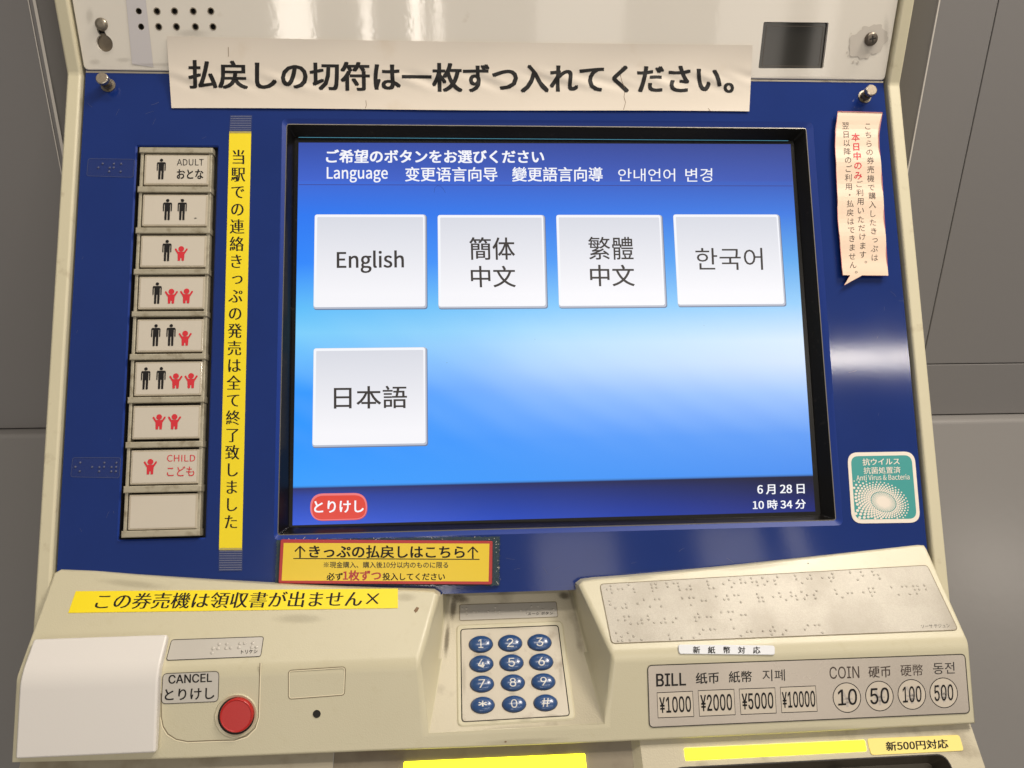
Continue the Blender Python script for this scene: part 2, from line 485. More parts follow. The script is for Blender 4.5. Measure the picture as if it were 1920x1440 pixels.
class MB:
    def __init__(self):
        self.v, self.f, self.m, self.uv, self.mats = [], [], [], {}, []

    def mi(self, name):
        if name not in self.mats:
            self.mats.append(name)
        return self.mats.index(name)

    def add(self, verts, faces, mname, uvs=None):
        b = len(self.v)
        k = self.mi(mname)
        self.v += [Vector(p) for p in verts]
        for f in faces:
            self.f.append(tuple(i + b for i in f))
            self.m.append(k)
        if uvs:
            for i, t in enumerate(uvs):
                self.uv[b + i] = t
        return b

    def flat(self, pl, poly, h, mname, holes=(), uvs=None, front=True):
        loops = [list(poly)] + [list(hh) for hh in holes]
        pts = [p for l in loops for p in l]
        tris = tessellate_polygon([[Vector((p[0], p[1], 0)) for p in l] for l in loops])
        out = []
        for t in tris:
            a, b, c = (pts[i] for i in t)
            ar = (b[0] - a[0]) * (c[1] - a[1]) - (b[1] - a[1]) * (c[0] - a[0])
            if abs(ar) < 1e-14:
                continue
            out.append(tuple(t) if ar > 0 else tuple(reversed(t)))
        self.add([pl.pt(p, h) for p in pts], out, mname, uvs)

    def ring(self, pl, a, ha, b, hb, mname):
        n = len(a)
        vs = [pl.pt(p, ha) for p in a] + [pl.pt(p, hb) for p in b]
        self.add(vs, [(i, (i + 1) % n, n + (i + 1) % n, n + i) for i in range(n)], mname)

    def prism(self, pl, poly, h0, h1, mname, bev=0.0, seg=3, side=None, holes=()):
        poly = ccw(poly)
        if bev > 0:
            prev, hp = poly, h1 - bev
            self.ring(pl, poly, h0, poly, hp, side or mname)
            for k in range(1, seg + 1):
                a = math.pi / 2 * k / seg
                cur = inset(poly, bev * (1 - math.cos(a)))
                hc = h1 - bev + bev * math.sin(a)
                self.ring(pl, prev, hp, cur, hc, side or mname)
                prev, hp = cur, hc
            self.flat(pl, prev, h1, mname, holes)
        else:
            self.ring(pl, poly, h0, poly, h1, side or mname)
            self.flat(pl, poly, h1, mname, holes)

    def frame(self, pl, outer, inner, h, mname):
        self.flat(pl, outer, h, mname, [inner])

    def text(self, pl, s, bl, br, tl, h, mname, bold=0.0, fnt='cjk', off=0.0, shear=0.0, raw=False, fn=None, lift=0.00003, spacing=1.0, cut=0):
        """writing whose box has the pixel corners bl, br, tl on plane pl at height h"""
        vs, fs, wd, ht = cut_glyphs(s, fnt, cut, cut) if cut else glyphs(s, fnt, off, shear, spacing=spacing)
        if raw:
            p0, p1, p2 = bl, br, tl
        else:
            p0, p1, p2 = pl.hit(*bl, h), pl.hit(*br, h), pl.hit(*tl, h)
        sh = [(0, 0)]
        if bold > 0:
            d = bold * 1.6
            sh = [(-d, -d * .6), (d, -d * .6), (-d, d * .6), (d, d * .6), (0, 0)]
        for k, (dx, dy) in enumerate(sh):
            out = []
            for s_, t_ in vs:
                s2, t2 = s_ + dx / wd, t_ + dy / ht
                u = (p0[0] + s2 * (p1[0] - p0[0]) + t2 * (p2[0] - p0[0]), p0[1] + s2 * (p1[1] - p0[1]) + t2 * (p2[1] - p0[1]))
                out.append(pl.pt(u, (fn(u) if fn else h) + lift + k * 0.000012))
            self.add(out, fs, mname)

    def vtext(self, pl, s, p_first, p_last, size_px, h, mname, bold=(), n=None, aspect=1.0, off=0.0):
        """one character below the other between two pixel centres"""
        n = n or len(s)
        sh = list(bold) or [(0, 0)]
        for i, ch in enumerate(s):
            f = i / (n - 1)
            cx = p_first[0] + (p_last[0] - p_first[0]) * f
            cy = p_first[1] + (p_last[1] - p_first[1]) * f
            if ch in '。、':
                cx, cy = cx + size_px * 0.62, cy - size_px * 0.45
            if ch in 'っ':
                cx, cy = cx + size_px * 0.08, cy - size_px * 0.06
            w2 = size_px / 2 * aspect
            bl, br, tl = pl.hit(cx - w2, cy + size_px / 2, h), pl.hit(cx + w2, cy + size_px / 2, h), pl.hit(cx - w2, cy - size_px / 2, h)
            vs, fs, wd, ht = glyphs(ch, 'cjk', off, 0.0, True)
            for k, (dx, dy) in enumerate(sh):
                out = []
                for s_, t_ in vs:
                    a, b = s_ + dx, t_ + dy
                    out.append(pl.pt((bl[0] + a * (br[0] - bl[0]) + b * (tl[0] - bl[0]), bl[1] + a * (br[1] - bl[1]) + b * (tl[1] - bl[1])), h + 0.00003 + k * 0.000012))
                self.add(out, fs, mname)

    def strip(self, pl, pts, width, h, mname, raw=False, closed=False):
        """thin ribbon along a pixel polyline (width in metres)"""
        uv = pts if raw else pl.q(pts, h)
        n = len(uv)
        L, Rr = [], []
        for i in range(n):
            a = uv[i - 1] if (i > 0 or closed) else uv[i]
            b = uv[(i + 1) % n] if (i < n - 1 or closed) else uv[i]
            dx, dy = b[0] - a[0], b[1] - a[1]
            l = math.hypot(dx, dy) or 1
            nx, ny = -dy / l * width / 2, dx / l * width / 2
            L.append(pl.pt((uv[i][0] + nx, uv[i][1] + ny), h))
            Rr.append(pl.pt((uv[i][0] - nx, uv[i][1] - ny), h))
        k = n if closed else n - 1
        self.add(L + Rr, [(n + i, n + (i + 1) % n, (i + 1) % n, i) for i in range(k)], mname)

    def dome(self, pl, c, rx, ry, h, ht, mname, nseg=14, nr=4, edge=0.0):
        vs, fs = [], []
        for j in range(nr):
            a = math.pi / 2 * j / nr
            for i in range(nseg):
                t = 2 * math.pi * i / nseg
                vs.append(pl.pt((c[0] + rx * math.cos(a) * math.cos(t), c[1] + ry * math.cos(a) * math.sin(t)), h + edge + ht * math.sin(a)))
        vs.append(pl.pt(c, h + edge + ht))
        for j in range(nr - 1):
            for i in range(nseg):
                fs.append((j * nseg + i, j * nseg + (i + 1) % nseg, (j + 1) * nseg + (i + 1) % nseg, (j + 1) * nseg + i))
        for i in range(nseg):
            fs.append(((nr - 1) * nseg + i, (nr - 1) * nseg + (i + 1) % nseg, nr * nseg))
        self.add(vs, fs, mname)

    def extrude_x(self, prof, x0, x1, mname):
        n = len(prof)
        vs = [(x0, y, z) for y, z in prof] + [(x1, y, z) for y, z in prof]
        fs = [tuple(range(n)), tuple(range(2 * n - 1, n - 1, -1))]
        fs += [(i, n + i, n + (i + 1) % n, (i + 1) % n) for i in range(n)]
        self.add(vs, fs, mname)

    def build(self, name, parent=None, bevel=0.0, seg=3, smooth=False, weld=False, angle=25, recalc=False):
        lo = Vector([min(v[i] for v in self.v) for i in range(3)])
        hi = Vector([max(v[i] for v in self.v) for i in range(3)])
        c = (lo + hi) / 2
        me = bpy.data.meshes.new(name)
        me.from_pydata([v - c for v in self.v], [], self.f)
        for n in self.mats:
            me.materials.append(MATS[n])
        me.polygons.foreach_set('material_index', self.m)
        if self.uv:
            l = me.uv_layers.new(name='UVMap')
            for lp in me.loops:
                l.data[lp.index].uv = self.uv.get(lp.vertex_index, (0, 0))
        if weld or recalc:
            b = bmesh.new()
            b.from_mesh(me)
            if weld:
                bmesh.ops.remove_doubles(b, verts=b.verts, dist=1e-5)
            if recalc:
                bmesh.ops.recalc_face_normals(b, faces=b.faces)
            b.to_mesh(me)
            b.free()
        if smooth:
            me.polygons.foreach_set('use_smooth', [True] * len(me.polygons))
        me.update()
        o = bpy.data.objects.new(name, me)
        COL.objects.link(o)
        pw = Vector((0, 0, 0))
        if parent is not None:
            o.parent = parent
            pw = WORLD_LOC[parent.name]
        o.location = c - pw
        WORLD_LOC[o.name] = c
        if bevel > 0:
            md = o.modifiers.new('edge', 'BEVEL')
            md.width, md.segments, md.limit_method, md.angle_limit = bevel, seg, 'ANGLE', R(angle)
            md.harden_normals = True
            me.polygons.foreach_set('use_smooth', [True] * len(me.polygons))
        return o


def ccw(poly):
    a = sum(poly[i - 1][0] * poly[i][1] - poly[i][0] * poly[i - 1][1] for i in range(len(poly)))
    return list(poly) if a > 0 else list(reversed(poly))


def inset(poly, d):
    n = len(poly)
    out = []
    for i in range(n):
        a, b, c = poly[i - 1], poly[i], poly[(i + 1) % n]
        e1 = Vector((b[0] - a[0], b[1] - a[1]))
        e2 = Vector((c[0] - b[0], c[1] - b[1]))
        if e1.length < 1e-9 or e2.length < 1e-9:
            out.append(b)
            continue
        e1.normalize()
        e2.normalize()
        n1, n2 = Vector((-e1.y, e1.x)), Vector((-e2.y, e2.x))
        mm = n1 + n2
        if mm.length < 1e-6:
            out.append(b)
            continue
        mm.normalize()
        k = d / max(0.3, mm.dot(n1))
        out.append((b[0] + mm.x * k, b[1] + mm.y * k))
    return out


def rounded(poly, r, n=5):
    poly = ccw(poly)
    out = []
    L = len(poly)
    rr = r if isinstance(r, (list, tuple)) else [r] * L
    for i in range(L):
        a, b, c = Vector(poly[i - 1]), Vector(poly[i]), Vector(poly[(i + 1) % L])
        d1, d2 = (a - b), (c - b)
        ang = d1.angle(d2)
        t = min(rr[i] / math.tan(ang / 2), d1.length * .49, d2.length * .49)
        if t < 1e-6:
            out.append(tuple(b))
            continue
        p1, p2 = b + d1.normalized() * t, b + d2.normalized() * t
        for k in range(n + 1):
            s = k / n
            q = p1 * (1 - s) ** 2 + b * 2 * s * (1 - s) + p2 * s * s
            # pull the quadratic towards a circular arc
            out.append((q.x, q.y))
    return out


def ellipse(c, rx, ry, n=32):
    return [(c[0] + rx * math.cos(2 * math.pi * i / n), c[1] + ry * math.sin(2 * math.pi * i / n)) for i in range(n)]


def thing(name, label, cat, loc, group=None):
    o = bpy.data.objects.new(name, None)
    o.empty_display_size = 0.05
    COL.objects.link(o)
    o.location = loc
    WORLD_LOC[o.name] = Vector(loc)
    o['label'], o['category'] = label, cat
    if group:
        o['group'] = group
    return o


def tag(o, label, cat, group=None):
    o['label'], o['category'] = label, cat
    if group:
        o['group'] = group
    return o


# grime that has settled in the corners, and small chips
def grime(b, pl, px, py, rx, ry, h=0.00012, rot=0.0, mt='grime_faint'):
    n_ = 20
    c_ = pl.hit(px, py, h)
    ex = pl.hit(px + rx * math.cos(rot), py + rx * math.sin(rot), h)
    ey = pl.hit(px - ry * math.sin(rot), py + ry * math.cos(rot), h)
    vs_, uv_ = [pl.pt(c_, h)], [(0, 0)]
    for i in range(n_):
        a, q = math.cos(2 * math.pi * i / n_), math.sin(2 * math.pi * i / n_)
        vs_.append(pl.pt((c_[0] + a * (ex[0] - c_[0]) + q * (ey[0] - c_[0]), c_[1] + a * (ex[1] - c_[1]) + q * (ey[1] - c_[1])), h))
        uv_.append((a, q))
    b.add(vs_, [(0, (i + 1) % n_ + 1, i + 1) for i in range(n_)], mt, uv_)


# ================================================================== the walls either side
def wall_side(side):
    nm = 'grey painted wall left of the ticket machine, half cut off by the frame' if side < 0 else \
        'grey panelled wall right of the ticket machine with fine joints'
    X_edge = -0.3095 if side < 0 else 0.2545
    far = -1.6 if side < 0 else 1.6
    t = thing('wall', nm, 'wall', (far / 2, WALL_Y, -0.9))
    zst = PW.w(40, 805)[2] if side < 0 else PW.w(1830, 778)[2]
    # upper panels
    if side > 0:
        xs = PW.w(1873, 0)[0]
        zj = PW.w(1830, 682)[2]
        g = 0.00028
        pieces = [(X_edge, xs - g, zj + g, 1.2), (xs + g, far, zj + g, 1.2), (X_edge, far, zst + 0.0008, zj - g)]
    else:
        pieces = [(far, X_edge, zst + 0.0008, 1.2)]
    for (x0, x1, z0, z1) in pieces:
        b = MB()
        pl = PW
        b.prism(pl, [(x0, z0), (x1, z0), (x1, z1), (x0, z1)], -0.02, 0.0, 'grey_wall', bev=0.0006, seg=2)
        b.build('wall_panel', t)
    # lower panel stands a little proud and leans back
    b = MB()
    out = 0.010
    x_in = -0.2895 if side < 0 else 0.2300
    y0 = WALL_Y - out
    k = math.tan(R(25 if side > 0 else 13))
    prof = [(WALL_Y + 0.02, zst), (y0, zst), (y0 - 0.9 * k, zst - 0.9), (WALL_Y + 0.02, zst - 0.9)]
    b.extrude_x(prof, min(far, x_in), max(far, x_in), 'grey_wall_low')
    b.build('wall_panel', t, bevel=0.003, seg=3, recalc=True)
    # return of the niche that runs back to the machine
    b = MB()
    xi = -0.2895 if side < 0 else 0.2295
    pf = Plane(0, (0, WALL_Y, 0))
    ze = zst + 0.0008
    yb = WALL_Y + (0.014 if side < 0 else 0.022)
    vs = [(X_edge, WALL_Y + 0.0004, ze), (X_edge, WALL_Y + 0.0004, 1.2), (xi, yb, 1.2), (xi, yb, ze)]
    b.add(vs, [(0, 1, 2, 3)], 'grey_wall')
    for w, hw in ((0.0, 0.0009), (0.0035, 0.0003)) if side < 0 else ((0.001, 0.0005),):  # pale strips stand for the highlight along the niche edge
        xx = X_edge - w * 1.0 if side < 0 else X_edge + w
        b.add([(xx - hw, WALL_Y - 0.0007, 0.03), (xx + hw, WALL_Y - 0.0007, 0.03), (xx + hw, WALL_Y - 0.0007, 1.2), (xx - hw, WALL_Y - 0.0007, 1.2)],
              [(0, 1, 2, 3)], 'edge_highlight')
    b.build('niche_edge', t)
    b = MB()
    xg = xi - 0.004 if side < 0 else xi + 0.006
    b.add([(min(xi, xg), yb - 0.0062, -0.1), (max(xi, xg), yb - 0.0062, -0.1), (max(xi, xg), yb - 0.0062, 1.2), (min(xi, xg), yb - 0.0062, 1.2)], [(0, 1, 2, 3)], 'wall_gap')
    b.build('dirty_gap', t)


wall_side(-1)
wall_side(1)

# ================================================================== the machine
XL, XR = -0.2797, 0.2184          # inside of the cream frame
XLO, XRO = -0.2885, 0.2272        # outside of the cream frame
machine = thing('ticket_machine', 'cream and blue touch screen ticket machine set in a grey wall', 'ticket machine', (-0.03, 0.0, -0.9))

# ---- side frames: follow the upright panel, then the leaning one
vj_top = 0.1575                                            # junction height on the blue plane
jb = PB.pt((0, vj_top))


def frame_strip(x0, x1):
    b = MB()
    top = Vector((0, PV.o.y - 0.0026, 0.55))
    # front line raised 2.6 mm over both panels
    j = PB.pt((0, vj_top), 0.0026)
    j = Vector((0, PV.o.y - 0.0026, j.z + 0.004))
    kz = (PV.o.y - 0.0026)
    # corner where raised blue plane meets raised upright plane
    s = (kz - (PB.o + PB.n * 0.0026).y) / PB.v.y
    j = PB.pt((0, s), 0.0026)
    bot = PB.pt((0, -0.30), 0.0026)
    prof = [(top.y, top.z), (j.y, j.z), (bot.y, bot.z), (bot.y + 0.30, bot.z), (WALL_Y + 0.06, -0.02), (WALL_Y + 0.06, 0.55)]
    b.extrude_x(prof, x0, x1, 'cream_frame')
    return b.build('side_frame', machine, bevel=0.0016, seg=3, recalc=True)


frame_strip(XLO, XL - 0.0006)
frame_strip(XR + 0.0006, XRO)

# ---- upright white panel
b = MB()
zb = PV.hit(900, 137)[1]
op = [(XL + 0.0006, zb - 0.0012), (XR - 0.0006, zb - 0.0012), (XR - 0.0006, 0.40), (XL + 0.0006, 0.40)]
op = rounded(op, [0.003, 0.003, 0.0, 0.0])
hole_px = [(x, y) for row in ((257, 290, 325, 359, 391, -9), (260.5, 294.5, 327.5, 362.5, 395.5, 21), (265, 297.7, 331, 366.5, 399.5, 50.2)) for x, y in [(q, row[5]) for q in row[:5]]]
rh = 0.0018
holes = [ellipse(PV.hit(x, y), rh, rh, 16) for x, y in hole_px]
win = rounded(PV.q([(1432, 41), (1554, 42.3), (1543.6, 128), (1422, 128)]), 0.001)
kc, kr = PV.hit(196, 81), 0.0047
k2 = PV.hit(187.5, 47)
key = []
for i in range(25):
    a = R(115) + R(310) * i / 24
    key.append((kc[0] + kr * math.cos(a), kc[1] + kr * math.sin(a)))
nw = 0.0021
key += [(k2[0] + nw, kc[1] + 0.006), (k2[0] + nw, k2[1]), (k2[0] - nw, k2[1]), (k2[0] - nw, kc[1] + 0.006)]
key = ccw(key)
b.prism(PV, op, -0.0022, 0.0, 'white_panel', bev=0.0007, seg=3)
# cut the openings out of the face: rebuild the last flat with holes
nf = len(b.f)
b2 = MB()
prev = ccw(op)
b2.ring(PV, prev, -0.0022, prev, -0.0007, 'white_panel')
hp = -0.0007
for k in range(1, 4):
    a = math.pi / 2 * k / 3
    cur = inset(ccw(op), 0.0007 * (1 - math.cos(a)))
    b2.ring(PV, prev, hp, cur, -0.0007 + 0.0007 * math.sin(a), 'white_panel')
    prev, hp = cur, -0.0007 + 0.0007 * math.sin(a)
b2.flat(PV, prev, 0.0, 'white_panel', holes + [win, key])
for hh in holes:
    b2.ring(PV, hh, 0.0, hh, -0.003, 'edge_metal')
    b2.strip(PV, hh, 0.0005, 0.00015, 'steel', raw=True, closed=True)
for hh in (win, key):
    b2.ring(PV, hh, 0.0, hh, -0.0022, 'white_panel')
# strip of old grey tape running down past the holes
tp = PV.q([(233, -40), (269, -40), (288, 126), (248, 120)])
b2.flat(PV, ccw(tp), 0.00025, 'grey_tape', [ellipse(PV.hit(x, y), rh, rh, 16) for x, y in hole_px if x in (257, 260.5, 265)])
# spot where a label was peeled off round the screw
sc_ = PV.hit(1630, 78)
blob = []
for i in range(60):
    a = 2 * math.pi * i / 60
    rr = 0.0105 * (1 + 0.16 * math.sin(2 * a + 0.6) + 0.06 * math.sin(7 * a) + 0.05 * math.sin(13 * a + 1) + random.uniform(-.04, .04))
    blob.append((sc_[0] + rr * 1.05 * math.cos(a) - 0.001, sc_[1] + rr * 0.98 * math.sin(a)))
b2.flat(PV, blob, 0.0003, 'stain_grey')
for dx, dy, r_ in ((-0.0135, -0.0065, .0007), (-0.0125, -0.0085, .0005), (-0.0085, -0.0118, .0007), (-0.0055, -0.0122, .0008), (-0.0128, 0.0045, .0004)):
    b2.flat(PV, ellipse((sc_[0] + dx, sc_[1] + dy), r_, r_, 10), 0.0003, 'stain_grey')
for px, py, rx, ry in ((178, 116, 22, 10), (310, 121, 120, 6), (232, 112, 30, 8), (168, 30, 14, 30), (200, 90, 24, 24), (1500, 145, 150, 4), (1662, 60, 10, 60), (360, 62, 60, 14)):
    grime(b2, PV, px, py, rx, ry, 0.00035)
upper = b2.build('upper_panel', machine)
b = MB()
b.flat(PV, [(XL, zb), (XR, zb), (XR, 0.40), (XL, 0.40)], -0.0032, 'gap_black')
b.flat(PV, ccw(PV.q([(170, 62), (225, 62), (225, 110), (170, 110)])), -0.0026, 'slot_panel')
b.build('backing_sheet', upper)
b = MB()
w2 = PV.q([(1428, 37), (1558, 38), (1548, 132), (1418, 132)])
b.flat(PV, ccw(w2), -0.0021, 'window_dark')
w3 = rounded(PV.q([(1440, 48), (1547, 49), (1538, 124), (1431, 123)]), 0.001)
b.strip(PV, w3, 0.0002, -0.0019, 'dark_steel', raw=True, closed=True)
b.build('sensor_window', upper)


def screw_head(pl, c, r, h0, ht, mname, name, parent, cross=True):
    b = MB()
    n = 28
    rings = [(1.0, 0.0), (1.0, 0.45), (0.93, 0.72), (0.75, 0.92), (0.45, 1.0)]
    for (r0, q0), (r1, q1) in zip(rings, rings[1:]):
        b.ring(pl, ellipse(c, r * r0, r * r0, n), h0 + ht * q0, ellipse(c, r * r1, r * r1, n), h0 + ht * q1, mname)
    b.flat(pl, ellipse(c, r * .45, r * .45, n), h0 + ht, mname)
    if cross:
        w, l = r * .1, r * .52
        a0 = R(12)
        poly = [(w, l), (-w, l), (-w, w), (-l, w), (-l, -w), (-w, -w), (-w, -l), (w, -l), (w, -w), (l, -w), (l, w), (w, w)]
        poly = [(c[0] + x * math.cos(a0) - y * math.sin(a0), c[1] + x * math.sin(a0) + y * math.cos(a0)) for x, y in poly]
        b.flat(pl, ccw(poly), h0 + ht * 1.015, 'gap_black')
    return b.build(name, parent, smooth=True)


screw_head(PV, PV.hit(1635, 73, 0.002), 0.0040, 0.0, 0.003, 'dark_steel', 'screw', upper)
screw_head(PV, PV.hit(187.5, 45, 0.002), 0.0037, -0.002, 0.004, 'steel', 'locking_pin', upper, cross=False)

# trim along the bottom edge of the white panel
b = MB()
p0 = PV.pt((0, zb - 0.0016), -0.001)
b.extrude_x([(p0.y, p0.z), (p0.y + 0.0035, p0.z + 0.0002), (p0.y + 0.0035, p0.z - 0.0026), (p0.y - 0.0004, p0.z - 0.0022)], XL + 0.001, XR - 0.001, 'edge_metal')
b.build('edge_trim', upper, recalc=True)

# ---- blue operation panel
b = MB()
SCR_OUT = rounded(PB.q([(529, 222), (1524, 229), (1581, 985), (513, 1013)]), 0.0035)
MET = rounded(PB.q([(537, 232), (1512, 240), (1568, 976), (520, 1004)], -0.0016), 0.002)
selx = [PB.hit(260, 281)[0], PB.hit(232, 1000)[0]]
SEL_L = (PB.hit(263, 281)[0] + PB.hit(231, 1000)[0]) / 2
SEL_R = (PB.hit(400, 281)[0] + PB.hit(378, 1000)[0]) / 2
SEL_T, SEL_B = PB.hit(330, 272)[1], PB.hit(305, 1013)[1]
SEL = rounded([(SEL_L - 0.003, SEL_B), (SEL_R + 0.003, SEL_B), (SEL_R + 0.003, SEL_T), (SEL_L - 0.003, SEL_T)], 0.0015)
outer = [(XL + 0.0004, -0.20), (XR - 0.0004, -0.20), (XR - 0.0004, vj_top + 0.012), (XL + 0.0004, vj_top + 0.012)]
b_bot = PB.hit(960, 1108)[1]
outer = [(XL + 0.0009, b_bot - 0.0005), (XR - 0.0009, b_bot - 0.0005), (XR - 0.0009, vj_top + 0.004), (XL + 0.0009, vj_top + 0.004)]
b.flat(PB, outer, 0.0, 'blue_panel', [SCR_OUT, SEL])
ou = ccw(outer)
b.ring(PB, ou, -0.003, ou, 0.0, 'blue_panel')
b.ring(PB, SCR_OUT, 0.0, MET, -0.0016, 'blue_chamfer')
b.ring(PB, SEL, 0.0, inset(SEL, 0.0008), -0.0008, 'blue_chamfer')
b.ring(PB, inset(SEL, 0.0008), -0.0008, inset(SEL, 0.0008), -0.006, 'gap_black')
# light scratches
for i in range(26):
    x, y = random.choice([(random.uniform(1590, 1700), random.uniform(540, 830)), (random.uniform(150, 420), random.uniform(190, 260)),
                          (random.uniform(950, 1500), random.uniform(1020, 1075)), (random.uniform(130, 230), random.uniform(330, 1000))])
    a = random.uniform(0, 6.28)
    l = random.uniform(2, 9)
    b.strip(PB, [(x, y), (x + l * math.cos(a), y + l * math.sin(a)), (x + 1.9 * l * math.cos(a + .06), y + 1.9 * l * math.sin(a + .06))], random.uniform(0.00008, 0.00016), 0.00006, 'scratch')
panel = b.build('operation_panel', machine)

# dark gap behind the panel edges
b = MB()
b.flat(PB, [(XL - 0.002, b_bot + 0.002), (XR + 0.002, b_bot + 0.002), (XR + 0.002, vj_top + 0.01), (XL - 0.002, vj_top + 0.01)], -0.0125, 'gap_black')
b.build('inner_chassis', machine)

# ---- screen: bezel, glass edge and lit picture
HD = -0.0085
b = MB()
inner = rounded(PB.q([(552, 257), (1489, 263), (1540, 966), (541, 989)], HD + 0.0004), 0.001)
M2 = inset(ccw(MET), 0.0006)
b.ring(PB, MET, -0.0016, M2, -0.0014, 'bezel_line')
b.ring(PB, M2, -0.0014, inner, HD + 0.0004, 'black_bezel')
i2 = inset(ccw(inner), 0.0012)
b.strip(PB, [(1300, 971), (1303, 978), (1302, 983)], 0.0003, -0.0016, 'ink_black')
bezel = b.build('screen_bezel', machine)
b = MB()
act = PB.q([(560, 267.5), (1482, 270.5), (1528.5, 959), (548.5, 985)], HD)
act = [act[0], act[1], act[2], act[3]]
b.flat(PB, inset(ccw(inner), -0.002), HD - 0.00005, 'black_bezel')
NX, NY = 8, 12
vs, uvs, fs = [], [], []
for j in range(NY + 1):
    for i in range(NX + 1):
        s, t = i / NX, j / NY
        u = [(1 - t) * ((1 - s) * act[0][k] + s * act[1][k]) + t * ((1 - s) * act[3][k] + s * act[2][k]) for k in (0, 1)]
        vs.append(PB.pt(u, HD + 0.0001))
        uvs.append((s, t))
for j in range(NY):
    for i in range(NX):
        a = j * (NX + 1) + i
        fs.append((a, a + NX + 1, a + NX + 2, a + 1))
b.add(vs, fs, 'lit_screen', uvs)
HT = HD + 0.0002
b.strip(PB, [(560, 346.2), (1486, 348.6)], 0.0004, HT, 'lit_line')
for s, bl, br, tl, bd in (('ご希望のボタンをお選びください', (612, 305.5), (1020, 306), (612, 280.8), 0.016),
                          ('变更语言向导', (760, 340), (932.5, 340), (760, 313.3), 0.008), ('變更語言向導', (960.7, 340.3), (1130, 340.3), (960.7, 313.5), 0.008),
                          ('안내언어', (1159, 340.3), (1266, 340.3), (1159, 316), 0.0), ('변경', (1285, 341), (1335.5, 341), (1285, 315.4), 0.0),
                          ('6 月 28 日', (1420.6, 927), (1508.5, 925.3), (1420, 909), 0.012), ('10 時 34 分', (1412, 955.8), (1510.8, 953.6), (1411.4, 938), 0.012)):
    b.text(PB, s, bl, br, tl, HT, 'lit_white', bold=bd)
b.text(PB, 'Language', (613, 342), (727, 342), (613, 313.6), HT, 'lit_white', bold=0.008)
b.strip(PB, [(814, 361), (815, 353), (820, 348), (826, 349), (831, 354), (835, 361)], 0.00012, HT + 0.00003, 'ink_black')
for sx, sy in ((838, 680), (1043, 736), (1003, 636), (700, 900), (1320, 610), (1444, 560)):
    b.flat(PB, ellipse(PB.hit(sx, sy, HT), 0.00016, 0.00016, 7), HT + 0.00004, 'ink_soft')
display = b.build('display', machine)

b = MB()
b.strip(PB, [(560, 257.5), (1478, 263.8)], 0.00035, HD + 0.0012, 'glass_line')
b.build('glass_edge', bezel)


def lit_button(quad, texts, name='on_screen_button'):
    b = MB()
    q = rounded(PB.q(quad, HT), 0.0018)
    x0, x1 = min(p[0] for p in q), max(p[0] for p in q)
    y0, y1 = min(p[1] for p in q), max(p[1] for p in q)
    rr4 = lambda a, b_, c, d, r_: rounded([(a, b_), (c, b_), (c, d), (a, d)], r_)
    b.flat(PB, rr4(x0 + 0.0002, y0 - 0.0006, x1 + 0.0005, y1 - 0.0004, 0.0018), HT + 0.00002, 'lit_shadow')
    b.flat(PB, rr4(x0, y0, x1, y1, 0.0018), HT + 0.00005, 'lit_edge')
    b.flat(PB, rr4(x0 + 0.0001, y0 + 0.0011, x1 - 0.0009, y1 - 0.0001, 0.0016), HT + 0.00008, 'lit_white')
    face = rr4(x0 + 0.0016, y0 + 0.0017, x1 - 0.0019, y1 - 0.0017, 0.0006)
    b.flat(PB, face, HT + 0.00012, 'lit_face', uvs=[((p[0] - x0) / (x1 - x0), 1 - (p[1] - y0) / (y1 - y0)) for p in face])
    for s, bl, br, tl, fnt, bd in texts:
        b.text(PB, s, bl, br, tl, HT + 0.00018, 'lit_text', fnt=fnt, bold=bd)
    return b.build(name, display)


lit_button([(590, 402), (799, 404), (799.5, 578), (590, 578.5)], [('English', (632, 512), (757, 511), (632, 470.5), 'cjk', 0.010)])
lit_button([(821, 403), (1020, 403.5), (1026, 577), (822, 578)], [('簡体', (881, 487), (965.5, 487), (880, 445), 'cjk', 0.006), ('中文', (884, 538.5), (967, 538.5), (882.5, 498.5), 'cjk', 0.006)])
lit_button([(1044, 403), (1241, 403), (1249, 575), (1048, 577)], [('繁體', (1104, 487), (1188, 487), (1102.5, 444), 'cjk', 0.003), ('中文', (1107.5, 536.5), (1190, 536.5), (1106, 496.5), 'cjk', 0.006)])
lit_button([(1264, 402), (1461, 402.5), (1469, 571.5), (1271, 574.5)], [('한국어', (1305, 506.5), (1431, 506), (1303.5, 465), 'cjk', 0.0)])
lit_button([(588, 653), (799.5, 653), (801, 834.5), (586, 838)], [('日本語', (626.5, 766.5), (763, 765), (626.5, 724.5), 'cjk', 0.006)])
b = MB()
q = PB.q([(582, 925.5), (687, 924), (689.5, 973.5), (581.5, 976.5)], HT)
pill = rounded(q, 0.0078, 10)
b.flat(PB, [(p[0] + 0.0002, p[1] - 0.0003) for p in pill], HT + 0.00002, 'lit_red_low')
b.flat(PB, pill, HT + 0.00006, 'lit_red_top')
b.flat(PB, [(p[0] + 0.0001, p[1] - 0.0004) for p in inset(ccw(pill), 0.0009)], HT + 0.0001, 'lit_red')
b.text(PB, 'とりけし', (589.5, 961.5), (681.5, 960.3), (589.5, 939.5), HT + 0.00014, 'lit_white', bold=0.014)
b.build('on_screen_button', display)['label'] = 'red pill shaped cancel button'

